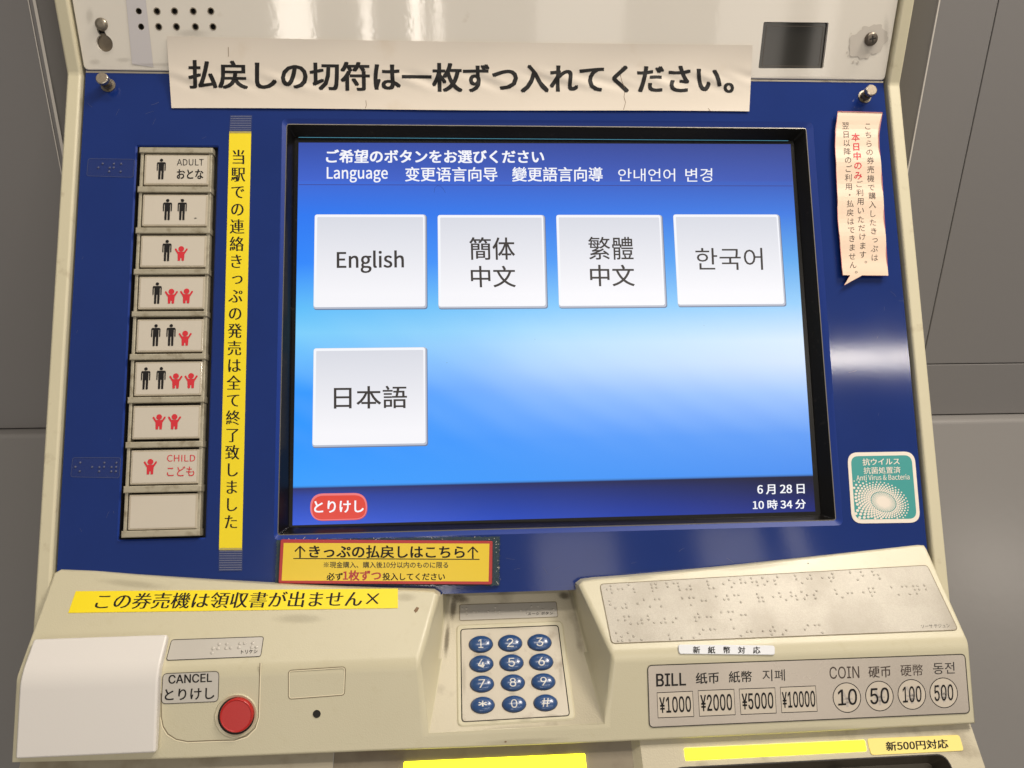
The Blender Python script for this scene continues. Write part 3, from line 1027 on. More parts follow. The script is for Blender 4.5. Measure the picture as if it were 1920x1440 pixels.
# ---- column of passenger number buttons
b = MB()
BARS = [(263, 400, 276, 286), (260, 397, 349, 360), (257, 394.5, 426, 437), (253, 391.6, 503.6, 514), (249.5, 390, 583, 593),
        (246, 386, 662.8, 674), (242, 383, 743.6, 755), (239, 382, 827.5, 839), (234.7, 378.6, 910, 923), (230, 377, 994, 1006.6)]
for l, r_, y0, y1 in BARS:
    h = 0.0022
    t0, t1 = PB.hit((l + r_) / 2, y0, h)[1], PB.hit((l + r_) / 2, y1, h)[1]
    b.prism(PB, [(SEL_L, t1), (SEL_R, t1), (SEL_R, t0), (SEL_L, t0)], -0.004, h, 'bronze_rail', bev=0.0006, seg=2)
for x0, x1 in ((SEL_L + 0.0004, SEL_L + 0.0022), (SEL_R - 0.0026, SEL_R - 0.0005)):
    b.prism(PB, [(x0, SEL_B + 0.003), (x1, SEL_B + 0.003), (x1, SEL_T - 0.003), (x0, SEL_T - 0.003)], -0.004, 0.0008, 'bronze_rail', bev=0.0004, seg=2)
b.flat(PB, [(SEL_L - 0.002, SEL_B), (SEL_R + 0.002, SEL_B), (SEL_R + 0.002, SEL_T), (SEL_L - 0.002, SEL_T)], -0.0045, 'gap_black')
selector = b.build('button_rack', machine)

ADULT = [(-.2, .775), (-.185, .81), (-.15, .83), (.15, .83), (.185, .81), (.2, .775), (.2, .43), (.175, .41), (.15, .43), (.15, .74), (.122, .74), (.117, .02), (.1, 0), (.04, 0),
         (.022, .02), (.018, .42), (-.018, .42), (-.022, .02), (-.04, 0), (-.1, 0), (-.117, .02), (-.122, .74), (-.15, .74), (-.15, .43), (-.175, .41), (-.2, .43)]
CHILD = [(-.42, .77), (-.405, .82), (-.36, .85), (-.31, .82), (-.2, .64), (-.15, .62), (.15, .62), (.2, .64), (.31, .82), (.36, .85), (.405, .82), (.42, .77), (.22, .45), (.2, .03), (.17, 0), (.07, 0),
         (.04, .03), (.035, .2), (-.035, .2), (-.04, .03), (-.07, 0), (-.17, 0), (-.2, .03), (-.22, .45)]


def icon(b, kind, x, ytop, ybot, h):
    base, top = PB.hit(x, ybot, h), PB.hit(x, ytop, h)
    hh = top[1] - base[1]
    poly, rh_, cy, mt = (ADULT, .075, .925, 'ink_black') if kind == 'a' else (CHILD, .185, .815, 'ink_red')
    b.flat(PB, ccw([(base[0] + p[0] * hh, base[1] + p[1] * hh) for p in poly]), h + 0.00004, mt)
    b.flat(PB, ellipse((base[0], base[1] + cy * hh), rh_ * hh, rh_ * hh, 18), h + 0.00006, mt)


HB = 0.0012
BTN = [
    ((268, 391.7, 289, 346.7), [('a', 301.4, 297.5, 336.4)]),
    ((265.6, 390, 364, 424), [('a', 313, 373, 412.8), ('a', 340.8, 373, 412.8)]),
    ((262.5, 388.3, 441, 501), [('a', 312, 449.7, 489.7), ('c', 339, 461.5, 489)]),
    ((259, 385.5, 518, 579.5), [('a', 293.6, 529.4, 569.7), ('c', 320.5, 541.5, 569.3), ('c', 349, 541, 568.8)]),
    ((256, 382, 598, 660), [('a', 291, 607.8, 649), ('a', 319.7, 607.6, 648.5), ('c', 346.4, 620, 648.2)]),
    ((251, 379, 677.5, 742), [('a', 272, 688.6, 730.3), ('a', 301, 688, 729.5), ('c', 329, 700, 728.5), ('c', 357.5, 699.5, 728)]),
    ((248, 375.5, 760, 823), [('c', 297.5, 776.7, 805.3), ('c', 326.4, 776.3, 805)]),
    ((244.4, 373, 843, 908), [('c', 281, 860.5, 889.6)]),
    ((241, 368.6, 926, 993), []),
]
BL_ = sum(PB.hit(q[0][0], (q[0][2] + q[0][3]) / 2, HB)[0] for q in BTN) / 9
BR_ = sum(PB.hit(q[0][1], (q[0][2] + q[0][3]) / 2, HB)[0] for q in BTN) / 9
BLAB = ['one adult, with ADULT printed on it', 'two adults', 'one adult and one child', 'one adult and two children', 'two adults and one child',
        'two adults and two children', 'two children', 'one child, with CHILD printed in red', 'blank button']
for k, ((l, r_, y0, y1), icons) in enumerate(BTN):
    b = MB()
    xm = (l + r_) / 2
    v0, v1 = PB.hit(xm, y1, HB)[1], PB.hit(xm, y0, HB)[1]
    poly = rounded([(BL_, v0), (BR_, v0), (BR_, v1), (BL_, v1)], 0.0008, 3)
    b.prism(PB, poly, -0.004, HB - 0.0002, 'button_clear', bev=0.0007, seg=3)
    face = [(BL_ + 0.0013, v0 + 0.0011), (BR_ - 0.0013, v0 + 0.0011), (BR_ - 0.0013, v1 - 0.0011), (BL_ + 0.0013, v1 - 0.0011)]
    b.flat(PB, rounded(face, 0.0005, 3), HB - 0.00012, 'button_face')
    for ic in icons:
        icon(b, *ic, HB)
    if k == 0:
        b.text(PB, 'ADULT', (331.7, 310.2), (382, 310.2), (331.7, 298.2), HB, 'ink_soft')
        b.text(PB, 'おとな', (331.7, 335.4), (381, 335.4), (331.9, 317.6), HB, 'ink_black', bold=0.012)
        b.flat(PB, ellipse(PB.hit(340, 374, HB), .0004, .0003, 8), HB + 0.0001, 'ink_black')
    if k == 1:
        b.flat(PB, ellipse(PB.hit(366.5, 409, HB), .0007, .0003, 8), HB + 0.0001, 'ink_black')
    if k == 7:
        b.text(PB, 'CHILD', (313, 865.5), (366, 865.2), (313.3, 852.8), HB, 'ink_red')
        b.text(PB, 'こども', (313, 893), (364, 892.6), (313.4, 874.8), HB, 'ink_red', bold=0.004)
    o = b.build('passenger_button', selector)
    o['label'] = ('cream button showing ' + BLAB[k]) if k < 8 else 'blank cream button at the bottom of the column'

# ---- the two pegs below the white panel
for (hx, hy), (bx, by), lab in (((190.4, 146), (201.5, 161), 'l'), ((1635, 168), (1620.5, 179.5), 'r')):
    c = PB.hit(bx, by)
    best = min((abs(PB.hit(hx, hy, h / 10000)[0] - c[0]) + abs(PB.hit(hx, hy, h / 10000)[1] - c[1]), h / 10000) for h in range(40, 400, 5))
    H = best[1]
    c = PB.hit(hx, hy, H)
    b = MB()
    r0 = 0.0036
    prof = [(0.0, 0.0042), (0.0006, 0.0042), (0.0007, r0 * .86), (H * .42, r0 * .86), (H * .42, r0 * .62), (H * .60, r0 * .62), (H * .62, r0 * .9), (H * .68, r0 * .98), (H * .70, r0 * .66), (H * .74, r0), (H - .0006, r0), (H - .0002, r0 * .96), (H, r0 * .86)]
    for (h0, a), (h1, a1) in zip(prof, prof[1:]):
        b.ring(PB, ellipse(c, a, a, 28), h0, ellipse(c, a1, a1, 28), h1, 'steel' if h1 < H * .72 else 'steel_bright')
    b.flat(PB, ellipse(c, r0 * .86, r0 * .86, 28), H, 'peg_face')
    b.build('peg', machine, smooth=False)

# ---- clear braille labels beside the column
for quad, dots in (([(166, 297.5), (253, 299), (250, 333), (163, 330)], [(193, 307), (185, 314.5), (206, 314.7), (205, 322), (214, 307.5), (213.5, 314.7), (227.5, 307.5), (226.4, 322)]),
                   ([(137, 858), (227, 858), (224, 896), (133, 894)], [(151, 867.3), (142, 875.3), (150, 883.5), (173.3, 875.5), (187, 876), (186.5, 883.7), (196.3, 867.5), (195.6, 875.5), (209.7, 875.6), (209.2, 883.6), (218.8, 867.6), (218.3, 875.6), (217.7, 883.7)])):
    b = MB()
    q = rounded(PB.q(quad), 0.0014)
    b.prism(PB, q, 0.0, 0.00025, 'clear_film', bev=0.0001, seg=1) if 'clear_film' in MATS else None
    if 'clear_film' not in MATS:
        mat('clear_film', (0.10, 0.11, 0.20), 0.32, alpha=0.10)
        b.prism(PB, q, 0.0, 0.00025, 'clear_film', bev=0.0001, seg=1)
    b.strip(PB, q, 0.00016, 0.0003, 'scratch', raw=True, closed=True)
    for d in dots:
        b.dome(PB, PB.hit(*d), 0.00062, 0.00062, 0.00025, 0.0004, 'dot_clear' if 'dot_clear' in MATS else (mat('dot_clear', (0.10, 0.11, 0.19), 0.15).name), 10, 3)
    b.build('braille_label', machine, smooth=False)

# ---- cream housing below the panel
b = MB()
vF = PS.hit(1818, 1205)[1]                                # fold, on the shelf plane


def S3(px, py):
    return PS.w(px, py)


def foldpt(x):
    return Vector((x, FOLD.y, FOLD.z))


XHL, XHR = -0.2795, 0.2163
arcL = [(114, 1067.5), (180, 1071), (250, 1077.5), (330, 1083.5), (400, 1088.5), (480, 1093.5), (560, 1098), (640, 1102), (720, 1105.5), (790, 1107.5)]
arcR = [(1115, 1086), (1180, 1081), (1250, 1074.5), (1330, 1066.5), (1400, 1059), (1500, 1047.5), (1600, 1036), (1680, 1026.8), (1722, 1021.5)]
bayLt, bayLf, bayLb = S3(818, 1109), None, None
xbl = PS.hit(787, 1226)[0]
xbr = PS.hit(1146, 1216)[0]
A_l = [S3(*p) for p in arcL] + [S3(813, 1108.6), S3(824, 1116)]
A_l = [Vector((XHL, S3(106, 1075).y, S3(106, 1075).z))] + A_l
FLl, FLr = foldpt(XHL), foldpt(xbl)
A_r = [S3(1083, 1098), S3(1093, 1089)] + [S3(*p) for p in arcR] + [S3(1734, 1023), Vector((XHR, S3(1740, 1032).y, S3(1740, 1032).z))]
FRl, FRr = foldpt(xbr), foldpt(XHR)


def on(b, polys, mname):
    for p in polys:
        b.add(p, [tuple(range(len(p)))], mname)


lipL, lipR = PF.w(794, 1381), PF.w(1139, 1362)
botL = [PF.w(32, 1434), PF.w(360, 1427), PF.w(700, 1413), PF.w(930, 1404.5), PF.w(1162, 1395), PF.w(1500, 1378.5), PF.w(1831, 1361)]
botL[0] = Vector((XHL, botL[0].y, botL[0].z))
botL[-1] = Vector((XHR, botL[-1].y, botL[-1].z))
Kbl, Kbr = PK.w(805, 1374), PK.w(1131, 1355)
Ktl, Ktr = PK.w(840, 1098), PK.w(1068, 1092)
# shelf faces
on(b, [list(reversed(A_l)) + [FLl, FLr], list(reversed(A_r)) + [FRl, FRr]], 'cream_plastic')
# apron with the notch of the bay
on(b, [[FLr, FLl] + botL + [FRr, FRl, lipR, lipL]], 'cream_plastic')
# rims of the shelf against the blue panel
for arc in (A_l, A_r):
    lo_ = []
    for p in arc:
        d = PB.n.dot(p - PB.o)
        lo_.append(p - PB.n * (d + 0.004))
    n = len(arc)
    b.add(arc + lo_, [(i, i + 1, n + i + 1, n + i) for i in range(n - 1)], 'cream_plastic')
# walls of the bay: left, right, lip
Lw = [A_l[-1], FLr, lipL]
Rw = [A_r[0], FRl, lipR]
Kml = PK.w(823, 1235)
Kmr = PK.w(1100, 1222)
b.add([A_l[-1], FLr, lipL, Kbl, Kml, Ktl], [(0, 1, 4, 5), (1, 2, 3, 4)], 'cream_plastic')
b.add([A_r[0], FRl, lipR, Kbr, Kmr, Ktr], [(0, 5, 4, 1), (1, 4, 3, 2)], 'cream_plastic')
b.add([lipL, lipR, Kbr, Kbl], [(0, 1, 2, 3)], 'cream_plastic')
b.add([Ktl, Kml, Kbl, Kbr, Kmr, Ktr], [(0, 1, 2, 3, 4, 5)], 'cream_grimy')
# floor runs on under the blue panel
tb = [PB.pt((PK.w(836, 1098).x - 0.004, b_bot), -0.0035), PB.pt((PK.w(1068, 1092).x + 0.004, b_bot), -0.0035)]
up = PB.v * 0.004
b.add([Ktl, Ktr, Ktr + Vector((0, 0.001, 0.02)), Ktl + Vector((0, 0.001, 0.02))], [(0, 1, 2, 3)], 'cream_grimy')
# underside and ends
und = [p + Vector((0, 0.028, 0.006)) for p in botL]
n = len(botL)
b.add(botL + und, [(i, n + i, n + i + 1, i + 1) for i in range(n - 1)], 'cream_plastic')
back = Vector((0, 0.20, 0))
for x, arc, fl, bt, ud in ((XHL, A_l[0], FLl, botL[0], und[0]), (XHR, A_r[-1], FRr, botL[-1], und[-1])):
    vs = [arc, fl, bt, ud, Vector((x, 0.10, ud.z)), Vector((x, 0.10, arc.z))]
    b.add(vs, [tuple(range(6))], 'cream_plastic')
for px, py, rx, ry, rot in ((862, 1122, 34, 16, 0.2), (850, 1140, 12, 42, 0.12), (1058, 1117, 22, 14, 0.2), (838, 1200, 9, 60, 0.08), (960, 1366, 130, 9, -0.06), (1085, 1200, 12, 60, -0.2)):
    grime(b, PK, px, py, rx, ry, 0.00012, rot, 'grime' if rx * ry < 700 else 'grime_faint')
for px, py, rx, ry, rot in ((250, 1095, 120, 14, 0.1), (560, 1160, 90, 18, 0), (1420, 1062, 140, 9, -0.1), (1200, 1084, 60, 8, -0.1), (760, 1120, 40, 16, 0)):
    grime(b, PS, px, py, rx, ry, 0.00012, rot)
for px, py, rx, ry, rot in ((980, 1390, 160, 10, -0.05), (1500, 1368, 200, 9, -0.05)):
    grime(b, PF, px, py, rx, ry, 0.00012, rot)
b.flat(PS, ccw(PS.q([(776, 1145), (781, 1138), (786, 1140), (783, 1146), (779, 1149)])), 0.0002, 'rust')
b.flat(PF, ellipse(PF.hit(948, 1390.5), 0.0006, 0.0004, 8), 0.0002, 'rust')
b.flat(PS, ellipse(PS.hit(1515, 1056.5), 0.0004, 0.0003, 8), 0.0002, 'ink_black')
b.strip(PF, [(487.5, 1243), (486, 1290), (484.5, 1345), (478, 1365), (462, 1380), (440, 1387.5), (400, 1388.5), (352, 1390.5), (330, 1386), (315, 1376), (306, 1362), (302.5, 1345), (302, 1300)], 0.00045, 0.0001, 'groove')
b.strip(PF, [(489.3, 1243), (487.8, 1290), (486.3, 1345), (480, 1366), (464, 1382), (440, 1389.6), (400, 1390.6), (352, 1392.6), (330, 1388.3), (313, 1378), (304, 1363), (300.7, 1345)], 0.0005, 0.00008, 'groove_highlight')
sl = rounded(PF.q([(541, 1257), (648, 1250), (646, 1303), (541, 1311)]), 0.0018)
b.strip(PF, sl, 0.0004, 0.00012, 'groove', raw=True, closed=True)
b.strip(PF, inset(ccw(sl), 0.0004), 0.0004, 0.0001, 'groove_highlight', raw=True, closed=True)
c = PF.hit(594, 1338.5)
b.ring(PF, ellipse(c, 0.0024, 0.0024, 20), 0.00006, ellipse(c, 0.0020, 0.0020, 20), 0.00014, 'cream_plastic')
b.flat(PF, ellipse(c, 0.0020, 0.0020, 20), 0.00012, 'gap_black')
housing = b.build('lower_housing', machine, bevel=0.004, seg=5, weld=True, recalc=True)
md = housing.modifiers['edge']
md.limit_method, md.use_clamp_overlap = 'WEIGHT', False
hc = WORLD_LOC[housing.name]
wt = housing.data.attributes.new('bevel_weight_edge', 'FLOAT', 'EDGE')


def same(a, b_):
    return (a - b_).length < 3e-5


PAIRS = [(FLl, FLr, 1.0), (FRl, FRr, 1.0), (A_l[-1], FLr, .85), (FLr, lipL, .5), (A_r[0], FRl, .85), (FRl, lipR, .5), (lipL, lipR, .22),
         (Ktl, Kml, .5), (Ktr, Kmr, .5)]
PAIRS += [(a, c_, .28) for a, c_ in zip(A_l, A_l[1:])] + [(a, c_, .28) for a, c_ in zip(A_r, A_r[1:])]
PAIRS += [(a, c_, .6) for a, c_ in zip(botL, botL[1:])]
PAIRS += [(A_l[0], FLl, .35), (FLl, botL[0], .35), (A_r[-1], FRr, .35), (FRr, botL[-1], .35)]
for e in housing.data.edges:
    p_, q_ = housing.data.vertices[e.vertices[0]].co + hc, housing.data.vertices[e.vertices[1]].co + hc
    for a, c_, w_ in PAIRS:
        if (same(p_, a) and same(q_, c_)) or (same(p_, c_) and same(q_, a)):
            wt.data[e.index].value = w_
            break


# braille plate on the right shelf
b = MB()
plate = rounded(PS.q([(1124.5, 1095.8), (1738, 1060.2), (1796, 1181.5), (1147, 1206.8)]), 0.0022)
b.prism(PS, plate, -0.0005, 0.00035, 'plate_metal', bev=0.0002, seg=1)
b.strip(PS, plate, 0.00035, 0.0004, 'groove', raw=True, closed=True)
D1 = [(186, 263), (150, 297), (193, 296), (200, 330), (262, 293), (306, 292), (367, 253), (417, 289), (427, 321), (592, 246), (634, 243), (602, 280), (644, 278), (609, 313), (743, 237), (755, 271), (816, 235), (856, 233), (867, 265), (877, 299),
      (946, 296), (988, 295), (979, 261), (1152, 216), (1161, 250), (1173, 286), (1214, 283), (1313, 241), (1369, 203), (1396, 273), (1421, 234), (1482, 196), (1492, 231), (1533, 228), (1590, 187), (1602, 223), (1645, 222), (1657, 256), (1700, 180), (1724, 250), (1753, 214), (1850, 172), (1822, 208), (1834, 244),
      (175, 413), (182, 448), (233, 483), (305, 480), (346, 478), (338, 443), (456, 439), (519, 401), (580, 468), (692, 466), (631, 396), (674, 394), (902, 385), (973, 380), (1015, 379), (992, 451), (1097, 410), (1138, 408), (1241, 366), (1322, 399), (1364, 396), (1350, 360), (1422, 355), (1463, 353), (1488, 425), (1647, 343), (1661, 377), (1703, 376), (1673, 415), (1714, 414), (1811, 369), (1870, 331), (1884, 368),
      (323, 567), (370, 566), (332, 604), (261, 604), (386, 640), (460, 637), (503, 634), (495, 600), (558, 560), (566, 597), (621, 629), (692, 628), (736, 626), (727, 588), (809, 622), (842, 583), (1030, 575), (1072, 573), (1062, 540), (1040, 612), (1148, 570), (1189, 569), (1291, 526), (1364, 521), (1406, 519), (1388, 595), (1492, 551), (1534, 549),
      (241, 733), (295, 769), (259, 810), (301, 808), (359, 730), (414, 767), (377, 805), (494, 800), (769, 751), (778, 791), (898, 783), (1016, 780), (1077, 740), (1111, 700), (1183, 696), (1226, 695), (1419, 686), (1550, 719), (1592, 717), (1488, 760), (1707, 713), (1783, 711), (1826, 710), (1808, 669), (1795, 749), (1908, 745)]
D2 = [(215, 161), (229, 197), (287, 232), (339, 190), (379, 188), (367, 153), (490, 182), (558, 179), (600, 178), (577, 214), (586, 141), (766, 128), (841, 199), (874, 122), (892, 158), (986, 118), (1003, 152), (1045, 150), (1061, 188),
      (127, 402), (172, 326), (181, 362), (226, 360), (238, 398), (279, 320), (312, 391), (336, 353), (404, 350), (431, 313), (421, 387), (616, 301), (632, 340), (690, 375), (742, 334), (785, 331), (898, 325), (951, 285), (994, 284), (967, 322), (1011, 320), (985, 360), (1177, 275), (1284, 268), (1326, 266), (1395, 263), (1437, 262), (1412, 299), (1456, 297), (1507, 258), (1523, 295), (1254, 348), (1363, 342), (1434, 338),
      (95, 746), (127, 704), (313, 696), (344, 655), (416, 653), (458, 652), (489, 730)]
for (dl, ox) in ((D1, 1110), (D2, 1450)):
    for x, y in dl:
        b.dome(PS, PS.hit(ox + x / 5.3333, 1050 + y / 5.3333), 0.0007, 0.0007, 0.0003, 0.00033, 'plate_metal', 10, 3)
b.text(PS, 'ソーサ テジュン', (1728, 1178), (1781.5, 1176.3), (1726.5, 1171), 0.0004, 'ink_soft', off=0.0)
b.build('braille_plate', machine, smooth=False)

# braille strip above the keypad
b = MB()
st = rounded(PK.q([(862, 1134.5), (1043, 1129), (1046, 1157), (862, 1164)]), 0.001)
b.prism(PK, st, -0.0005, 0.0003, 'plate_label', bev=0.0001, seg=1)
b.strip(PK, st, 0.0003, 0.00035, 'groove', raw=True, closed=True)
for x, y in [(240, 160), (283, 160), (283, 192), (283, 226), (347, 191), (388, 189), (490, 187), (557, 152), (557, 185), (598, 184), (600, 216), (805, 178), (870, 174), (907, 141), (968, 138), (1013, 168), (1117, 168), (868, 207), (985, 203), (1122, 200)]:
    b.dome(PK, PK.hit(820 + x / 5.144, 1110 + y / 5.144), 0.0007, 0.0007, 0.00025, 0.00045, 'plate_label', 10, 3)
b.text(PK, 'スージ ボタン', (989.5, 1153.8), (1037, 1152.2), (989.5, 1148.3), 0.00035, 'ink_soft', bold=0.01)
b.build('braille_plate', machine)

# keypad
b = MB()
rim = rounded(PK.q([(855, 1172), (1055, 1164), (1080, 1350), (857, 1364)]), 0.0035)
kp = rounded(PK.q([(863, 1180), (1047, 1172.5), (1069, 1343.5), (865, 1355.5)]), 0.0022)
kp_in = inset(ccw(kp), 0.0005)
b.ring(PK, ccw(rim), 0.00005, inset(ccw(rim), 0.0008), 0.0006, 'cream_plastic')
b.ring(PK, inset(ccw(rim), 0.0008), 0.0006, ccw(kp), 0.00055, 'cream_plastic') if len(rim) == len(kp) else None
b.ring(PK, ccw(kp), 0.00055, ccw(kp), -0.001, 'gap_black')
b.flat(PK, ccw(kp), 0.00008, 'gap_black')
b.prism(PK, kp_in, -0.001, 0.0006, 'keypad_plate', bev=0.0002, seg=2)
for gx, gy, grx, gry in ((925, 1352, 22, 7), (985, 1350, 26, 7), (1035, 1342, 22, 7), (870, 1270, 8, 70), (1052, 1260, 8, 60), (965, 1225, 10, 5), (960, 1300, 14, 5), (955, 1178, 90, 5)):
    grime(b, PK, gx, gy, grx, gry, 0.00065)
keypad = b.build('keypad', machine)
KEYS = [('1', 901.6, 1206.6), ('2', 956.7, 1204.7), ('3', 1011.7, 1203.3), ('4', 902.6, 1243.4), ('5', 959.2, 1241.4), ('6', 1015, 1239.7),
        ('7', 903.8, 1281.3), ('8', 961.7, 1279), ('9', 1019, 1277), ('*', 905, 1321), ('0', 964, 1318.8), ('#', 1023, 1316.5)]
GW = {'1': .45, '*': .62, '#': .85}
for s, px, py in KEYS:
    b = MB()
    hk = 0.0016
    c = PK.hit(px, py, hk)
    rx = (PK.hit(px + 22, py, hk)[0] - PK.hit(px - 22, py, hk)[0]) / 2
    ry = (PK.hit(px, py - 15.4, hk)[1] - PK.hit(px, py + 15.4, hk)[1]) / 2
    b.ring(PK, ellipse(c, rx * 1.05, ry * 1.05), 0.0007, ellipse(c, rx, ry), 0.0011, 'key_rim')
    ht = 0.0022
    b.dome(PK, c, rx, ry, 0.0011, ht, 'key_blue', 32, 7)
    fn = lambda u, c=c, rx=rx, ry=ry: 0.0011 + ht * math.sqrt(max(0.0, 1 - ((u[0] - c[0]) / rx) ** 2 - ((u[1] - c[1]) / ry) ** 2)) + 0.00004
    gh = 0.80 * ry if s not in '*' else 0.55 * ry
    gw = GW.get(s, .62) * 0.62 * ry * 2 / 2
    cc = (c[0] - 0.0001, c[1] - 0.16 * ry)
    if s == '*':
        cc = (c[0], c[1] - 0.05 * ry)
        gw = gh * 0.95
    b.text(PK, s, (cc[0] - gw, cc[1] - gh * .62), (cc[0] + gw, cc[1] - gh * .62), (cc[0] - gw, cc[1] + gh * .62), hk, 'key_print', fnt='sans', raw=True, fn=fn, cut=9)
    o = b.build('key', keypad, smooth=True)
    o['label'] = 'blue domed key marked ' + {'*': 'with a star', '#': 'with a hash sign'}.get(s, 'with the digit ' + s)

# white plastic cover over the left corner
b = MB()
HC = 0.0042
v_top = PS.hit(190, 1193, HC)[1]
v_bot = PF.hit(160, 1418, HC)[1]
pt_top = PS.pt((0, v_top), HC)
pt_bot = PF.pt((0, v_bot), HC)
# where the raised shelf and apron planes meet
d_s, d_f = PS.n.dot(PS.o) + HC, PF.n.dot(PF.o) + HC
det = PS.n.y * PF.n.z - PS.n.z * PF.n.y
fy, fz = (d_s * PF.n.z - PS.n.z * d_f) / det, (PS.n.y * d_f - d_s * PF.n.y) / det
pr = [(pt_top.y, pt_top.z)]
rad = 0.0065
for k in range(7):
    s = k / 6
    a = Vector((fy, fz)) + Vector((PS.v.y, PS.v.z)) * rad
    c_ = Vector((fy, fz)) - Vector((PF.v.y, PF.v.z)) * rad
    q = a * (1 - s) ** 2 + Vector((fy, fz)) * 2 * s * (1 - s) + c_ * s * s
    pr.append((q.x, q.y))
pr.append((pt_bot.y, pt_bot.z))
lowb, lowt = pt_bot - PF.n * (HC - 0.0002), pt_top - PS.n * (HC - 0.0002)
pr += [(lowb.y, lowb.z), (FOLD.y + 0.0018, FOLD.z - 0.0002), (lowt.y, lowt.z)]
xc0 = PF.hit(33, 1330, HC)[0]
xc1 = PF.hit(294, 1330, HC)[0]
b.extrude_x(pr, xc0, xc1, 'cover_white')
b.build('cover_plate', machine, bevel=0.0012, seg=3, angle=35, recalc=True)

# panel joint, cancel label and button
b = MB()
lb = rounded(PF.q([(306, 1263), (411, 1258.5), (409, 1315), (303, 1319.5)]), 0.0022)
b.prism(PF, lb, -0.0002, 0.0002, 'plate_label', bev=0.00005, seg=1)
b.strip(PF, lb, 0.0003, 0.00025, 'ink_soft', raw=True, closed=True)
b.text(PF, 'CANCEL', (316, 1282), (397, 1278.4), (316.4, 1266), 0.00025, 'ink_black', fnt='sans', bold=0.012)
b.text(PF, 'とりけし', (309, 1313.5), (401.5, 1310.5), (309.6, 1292.3), 0.00025, 'ink_black', bold=0.010)
b.build('cancel_label', machine)
b = MB()
lb = rounded(PS.q([(322, 1200), (494.5, 1194), (489, 1231), (312, 1238.5)]), 0.0013)
b.prism(PS, lb, -0.0002, 0.00022, 'plate_label', bev=0.00005, seg=1)
b.strip(PS, lb, 0.00034, 0.00028, 'ink_soft', raw=True, closed=True)
for x, y in [(800, 132), (905, 126), (718, 190), (783, 188), (893, 184), (957, 181), (703, 247), (1080, 120), (1142, 118), (1065, 177), (1250, 115), (1237, 172), (1300, 170)]:
    b.dome(PS, PS.hit(300 + x / 7.2, 1190 + y / 7.2), 0.00085, 0.00085, 0.0002, 0.0005, 'plate_label', 12, 3)
b.text(PS, 'トリケシ', (452, 1226), (482.5, 1224.5), (452.5, 1219), 0.0003, 'ink_soft', bold=0.01)
b.build('braille_plate', machine)
b = MB()
bc = PF.hit(443, 1342, 0.0)
ring_o, ring_i = 0.0105, 0.0088
px_m = abs(PF.hit(444, 1342)[0] - PF.hit(443, 1342)[0])
ro, ri = 41 * px_m, 34.5 * px_m
b.ring(PF, ellipse(bc, ro, ro, 48), 0.00005, ellipse(bc, ro - 0.0005, ro - 0.0005, 48), 0.0007, 'cream_plastic')
b.ring(PF, ellipse(bc, ro - 0.0005, ro - 0.0005, 48), 0.0007, ellipse(bc, ri, ri, 48), 0.0002, 'cream_plastic')
b.flat(PF, ellipse(bc, ri, ri, 48), 0.00012, 'gap_black')
btn_ring = b.build('button_surround', machine, smooth=False)
b = MB()
HR = 0.0030
bc2 = PF.hit(442.5, 1342.5, HR)
rr = 31 * px_m
prof = [(0.0, rr), (HR - 0.0006, rr), (HR - 0.0003, rr * .985), (HR - 0.00005, rr * .955), (HR, rr * .93), (HR - 0.00025, rr * .88)]
for (h0, a), (h1, a1) in zip(prof, prof[1:]):
    b.ring(PF, ellipse(bc2, a, a, 48), h0, ellipse(bc2, a1, a1, 48), h1, 'red_plastic')
b.flat(PF, ellipse(bc2, rr * .88, rr * .88, 48), HR - 0.00025, 'red_plastic')
b.build('cancel_button', machine)['label'] = 'round red push button'
# blank field and pin hole on the apron

# price plate
b = MB()
pp = rounded(PF.q([(1214, 1247.5), (1808.5, 1226.3), (1817.5, 1336.5), (1217.5, 1363.5)]), 0.0024)
b.prism(PF, pp, -0.0002, 0.0003, 'price_metal', bev=0.0001, seg=1)
b.strip(PF, pp, 0.00045, 0.00036, 'gap_black', raw=True, closed=True)
H = 0.00035
T = lambda *a, **k: b.text(PF, *a, **k)
T('BILL', (1231, 1287), (1286, 1284.8), (1230.5, 1263.8), H, 'ink_black', fnt='sans', bold=0.012)
T('纸币', (1305, 1282.4), (1348, 1281), (1304.5, 1261.6), H, 'ink_black', bold=0.008)
T('紙幣', (1367, 1280.2), (1410, 1279), (1366.5, 1258.6), H, 'ink_black', bold=0.004)
T('지폐', (1430, 1277.4), (1472, 1276.4), (1429.4, 1255.8), H, 'ink_soft')
for s, (tl, tr, br, bl), tx in (('¥1000', ((1232, 1299), (1298.4, 1296), (1301, 1343.4), (1234, 1346)), ((1237.5, 1337), (1296, 1334.5), (1236.2, 1307.5))),
                                ('¥2000', ((1309, 1295), (1376, 1292.4), (1378.7, 1340), (1311.8, 1343)), ((1314.5, 1333.6), (1373, 1331.4), (1313.2, 1303.2))),
                                ('¥5000', ((1386, 1292), (1452.8, 1289.6), (1455.6, 1337), (1389.4, 1339.7)), ((1392, 1330.4), (1450.4, 1328), (1390.6, 1300.4))),
                                ('¥10000', ((1463, 1288.7), (1529, 1286), (1532.4, 1333.7), (1466, 1336.3)), ((1467.6, 1327.4), (1529, 1324.8), (1466, 1297.6)))):
    q = PF.q([tl, tr, br, bl], H)
    b.flat(PF, ccw(q), H - 0.00002, 'price_light')
    b.strip(PF, q, 0.00042, H, 'ink_black', raw=True, closed=True)
    T(s, *tx, H, 'ink_black', fnt='sans', bold=0.010)
T('COIN', (1556, 1273), (1611.5, 1271.4), (1555, 1250.4), H, 'ink_brown', fnt='sans')
T('硬币', (1629, 1270.8), (1670.5, 1269.6), (1628, 1249.8), H, 'ink_brown', bold=0.003)
T('硬幣', (1689, 1268.2), (1731, 1267), (1688, 1246.4), H, 'ink_brown')
